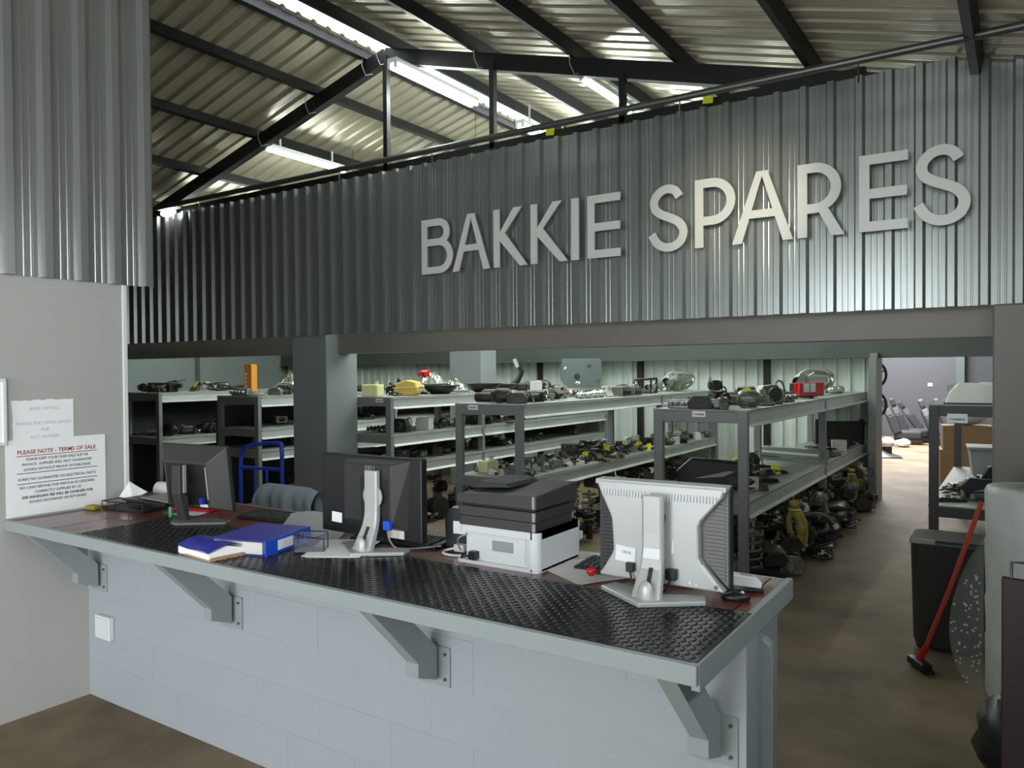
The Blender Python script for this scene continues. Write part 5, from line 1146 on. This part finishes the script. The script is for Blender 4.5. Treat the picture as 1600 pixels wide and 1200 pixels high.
# rack A
shelf_item('A', 0, 'air_box', -9.75, 6.15, .5, 1.0); shelf_item('A', 0, 'panel_flat', -9.8, 6.3, .4, .55, rot=(.15, -.2, .5), z=1.57); shelf_item('A', 0, 'bracket_p', -9.6, 6.55, .2, .9, tagged=True)
shelf_item('A', 0, 'mirror', -9.95, 5.99, .2, .8); shelf_item('A', 0, 'loom', -9.6, 6.85, 0, 1.2); shelf_item('A', 0, 'hose', -9.55, 7.2, 1.0, 1.0); shelf_item('A', 0, 'starter_dark', -9.6, 5.98, .3, .8)
scatter('A', 1, dark + ['manifold_dark', 'silver_dish'], 5.95, 7.6, 12, None, 12, .9, 1.15, .1)
# floor piles: two layers
def pile(rk, ya, yb, n, seed, xs, smin=.85, smax=1.15, tagp=.15, kinds=None):
    # heap under the lowest deck: every part rests on the tallest part beneath its footprint
    r = random.Random(seed); x0, x1, y0, y1, lv = RACKS[rk]; roof = lv[-1] - .15; tops = []; posts = [p_ for p_ in (y0, 8.4, 8.9, 7.6, 8.2, y1)]
    up = ['loom', 'hose', 'pump_dark', 'alternator', 'hub_dark', 'starter_dark', 'caliper_dark', 'pipe_bent', 'alternator_dark', 'pump', 'loom_b', 'starter', 'bracket_p', 'switch_white', 'caliper']
    got = 0
    for q in range(n * 60):
        if got >= n: break
        k = r.choice(kinds or big) if got < n * .42 else r.choice(up)
        s = r.uniform(smin, smax) * (1.08 if got < n * .42 else .95); rz = r.uniform(0, 2 * PI); x, y = r.uniform(*xs), r.uniform(ya, yb)
        a_, b_ = radius(k); m_ = 3 if a_ > 1.6 * b_ else 1
        mine = [(x + math.cos(rz) * o * (a_ - b_) * s, y + math.sin(rz) * o * (a_ - b_) * s, (b_ if m_ > 1 else a_ * .9) * s) for o in ((-1, 0, 1) if m_ > 1 else (0,))]
        h = max(v.co.z for _, me, _ in KIND[k][3] for v in me.vertices) * s
        if any(u - w_ < x0 + .01 for u, _, w_ in mine): continue
        z = max([t_ for px, py, pr, t_ in tops for u, v, w_ in mine if (px - u) ** 2 + (py - v) ** 2 < (.72 * (pr + w_)) ** 2] or [0.0])
        if z + h > roof or (z > .02 and got < n * .42): continue
        tops += [(u, v, w_, z + h * .97) for u, v, w_ in mine]
        shelf_item(rk, 9, k, x, y, rz, s, z=z, tagged=r.random() < tagp, reg=False); got += 1
pile('E', 6.0, 10.3, 125, 21, (-2.28, -1.60), .85, 1.15, .16)
for k, x, y, z, rz, s in (('wire_hank', -1.60, 6.75, .12, .3, .92), ('wire_hank', -1.64, 9.6, .14, 1.0, .8), ('pipe_bent', -1.62, 7.4, .22, .4, 1.0), ('pipe_bent', -1.62, 8.1, .28, 1.9, 1.0), ('tank', -1.70, 10.2, .34, .3, 1.0), ('hose', -1.6, 7.8, .12, 1.5, 1.2), ('loom', -1.58, 7.2, .03, 0, 1.2), ('loom', -1.60, 8.6, .03, 1, 1.2)):
    shelf_item('E', 9, k, x, y, rz, s, z=z)
pile('D', 6.0, 10.5, 80, 22, (-4.22, -3.82), .85, 1.1, .16)
shelf_item('D', 9, 'shock', -3.56, 6.35, .3, 1.15, z=.03, tagged=True); shelf_item('D', 9, 'shock', -3.58, 6.8, .3, 1.1, z=.03)
pile('C', 6.2, 9.2, 42, 23, (-6.0, -5.62), .85, 1.1, .1)
pile('B', 6.1, 8.2, 16, 24, (-8.05, -7.45), .85, 1.1, .25)
pile('A', 6.1, 7.6, 9, 25, (-10.05, -9.4), .85, 1.1, .1)
# rack F
mk('square_lamp', 'headlight', 'pale boxy headlight with milky lens', 'headlight', [P('lens', MB().prism([(-.20, .0), (.20, .0), (.21, .13), (.16, .17), (-.10, .18), (-.17, .10)], -.09, .05, TX), 'lens_pale', .012), P('lens_ribs', (lambda b: [b.box((-.12 + k * .045, -.093, .08), (.006, .008, .10)) for k in range(7)] and b)(MB()), 'lens_pale', 0, 'stuff'), P('housing', MB().prism(rrect(-.19, .19, .0, .16, .02), .05, .12, TX), 'mid_grey', .006), P('base_lip', MB().b2(-.21, .21, -.10, .12, 0, .012), 'charcoal2', .003)])
shelf_item('F', 0, 'square_lamp', -0.34, 7.50, .05, 1.0); shelf_item('F', 0, 'square_lamp', -0.20, 7.78, .12, 1.0)
for k, x, y, rz, s in (('handle', -.50, 7.55, .4, .9), ('bumper_end', -.28, 7.9, .3, .7), ('bracket_p', -.45, 7.85, 2, .8), ('wiper', -.35, 7.6, .3, .9), ('manifold', -.25, 8.3, .4, .9), ('panel_flat', -.3, 8.7, .3, .8), ('loom', -.3, 8.2, .0, .8)):
    shelf_item('F', 1, k, x, y, rz, s)
shelf_item('F', 1, 'loom_b', -.42, 8.05, .2, 1.0, tagged=True); shelf_item('F', 1, 'pump_dark', -.2, 9.1, .2, 1.0); shelf_item('F', 1, 'hose', -.35, 8.95, 1.2, .9)
finish_labels()

# ================================================================== ROOM BEHIND
def car_seat(loc, rz, m, label, lean=.35):
    t = thing('car_chair', label, 'car seat', loc, rz, 'loose car seats in the room behind')
    part('cushion', MB().prism(rrect(-.26, .26, -.30, .26, .08), .12, .30), m, t, .04)
    TB = Matrix.Translation((0, .22, .24)) @ Matrix.Rotation(-lean, 4, 'X')
    part('backrest', MB().prism([(-.26, 0), (.26, 0), (.25, .45), (.17, .60), (-.17, .60), (-.25, .45)], -.07, .07, TB @ TX), m, t, .03)
    part('headrest', MB().prism(rrect(-.13, .13, .615, .82, .05), -.05, .05, TB @ TX), m, t, .02)
    part('headrest_post', MB().cyl((-.06, 0, .58), (-.06, 0, .68), .008, n=6, T=TB).cyl((.06, 0, .58), (.06, 0, .68), .008, n=6, T=TB), 'chrome', t)
    part('side_bolster', MB().prism([(-.29, .02), (-.22, .02), (-.22, .42), (-.27, .42)], -.11, .05, TB @ TX), m, t, .015)
    part('side_bolster', MB().prism([(.29, .02), (.22, .02), (.22, .42), (.27, .42)], -.11, .05, TB @ TX), m, t, .015)
    for x in (-.22, .22): part('floor_rail', MB().b2(x - .02, x + .02, -.28, .26, .03, .12), 'iron', t)
car_seat((-2.15, 19.45, 0), 1.75, 'leather', 'dark grey car seat at the door post end of the seat row')
car_seat((-2.06, 20.10, 0), 1.72, 'leather', 'grey car seat with chrome headrest posts, second in the seat row')
car_seat((-1.80, 20.75, 0), 1.7, 'leather', 'dark car seat leaning far back in the middle of the seat row', .6)
car_seat((-1.40, 19.50, 0), 1.75, 'leather_l', 'pale car seat with dark rails under the wall socket')
car_seat((-1.15, 20.15, 0), 1.75, 'leather_l', 'pale car seat half hidden behind the shaded rack')
t = thing('car_bonnet', 'dark bent body panel lying on the bright floor beyond the doorway', 'body panel', (-2.35, 16.3, 0), .3)
part('panel', MB().grid(lambda u, v: ((u - .5) * .9, (v - .5) * .5, .02 + .22 * math.sin(PI * u) ** 2 * v), 12, 6), 'black', t); part('bracket', MB().box((.2, .15, .10), (.22, .12, .20)), 'iron', t, .01)
for i, (x, y, r0, lab) in enumerate(((-2.72, 18.7, .16, 'white wrapped bundle on the floor before the dark seats'), (-2.45, 18.75, .13, 'white wrapped bundle beside the middle car seats'), (-2.12, 18.6, .12, 'small white wrapped bundle in front of the pale seats'))):
    crumple('wrapped_bundle', lab, (x, y, 0), r0, 60 + i, 'white_plastic', (1.4, 1, .7))
t = thing('upright_pipe', 'white upright pipe standing by the doorway in the room behind', 'pipe', (-2.75, 18.0, 0))
part('pipe', MB().cyl((0, 0, 0), (0, 0, .85), .035, n=12), 'white_paint', t); part('foot', MB().box((0, 0, .01), (.16, .16, .02)), 'white_paint', t)
for i, (z, lab) in enumerate(((1.62, 'upper steering wheel hung just inside the doorway'), (1.22, 'lower steering wheel hung just inside the doorway'))):
    t = thing('steering_wheel', lab, 'steering wheel', (-1.69, 11.30, z), 0, 'steering wheels by the doorway')
    T0 = Matrix.Rotation(PI / 2, 4, 'X')
    part('rim', MB().torus((0, 0, 0), .19, .018, 30, 8, T0), 'black', t); part('hub', MB().cyl((0, -.02, 0), (0, .04, 0), .06, n=16), 'charcoal2', t)
    for a in (.3, PI - .3, -PI / 2): part('spoke', MB().box((.11 * math.cos(a), 0, .11 * math.sin(a)), (.15, .015, .03), (0, -a, 0)), 'mid_grey', t)
    part('hook', MB().tube([(0, .0, .20), (0, -.1, .215), (0, -.20, .20)], .006, 6), 'dust', t)
t = thing('cardboard_box', 'brown cardboard carton on the floor seen through the shaded rack', 'box', (-.62, 12.2, 0), .2)
part('lower_box', MB().box((0, 0, .3), (.7, .5, .6)), 'card', t, .004); part('tape', MB().box((0, 0, .601), (.05, .5, .002)), 'paper_old', t)
solo('upper_carton', MB().box((0, 0, .16), (.6, .42, .32)), 'card', 'brown cardboard carton stacked on top of another carton', 'box', (-.62, 12.2, .602), (0, 0, .15), .004)
solo('white_bundle', MB().ell((0, 0, .13), (.26, .2, .13), 12, 8), 'white_plastic', 'white padded bundle on the stacked cartons', 'bundle', (-.62, 12.2, .923))
t = thing('plastic_crate', 'pale grey crate standing behind the parts on the broom-side rack', 'crate', (-.20, 8.72, .562), .1)
t.location = (-.15, 9.75, .562)
part('body', MB().prism([(-.3, 0), (.3, 0), (.33, .28), (-.33, .28)], -.2, .2, TX), 'mid_grey', t, .01); part('rim', MB().b2(-.345, .345, -.22, .22, .27, .30), 'mid_grey', t, .006)
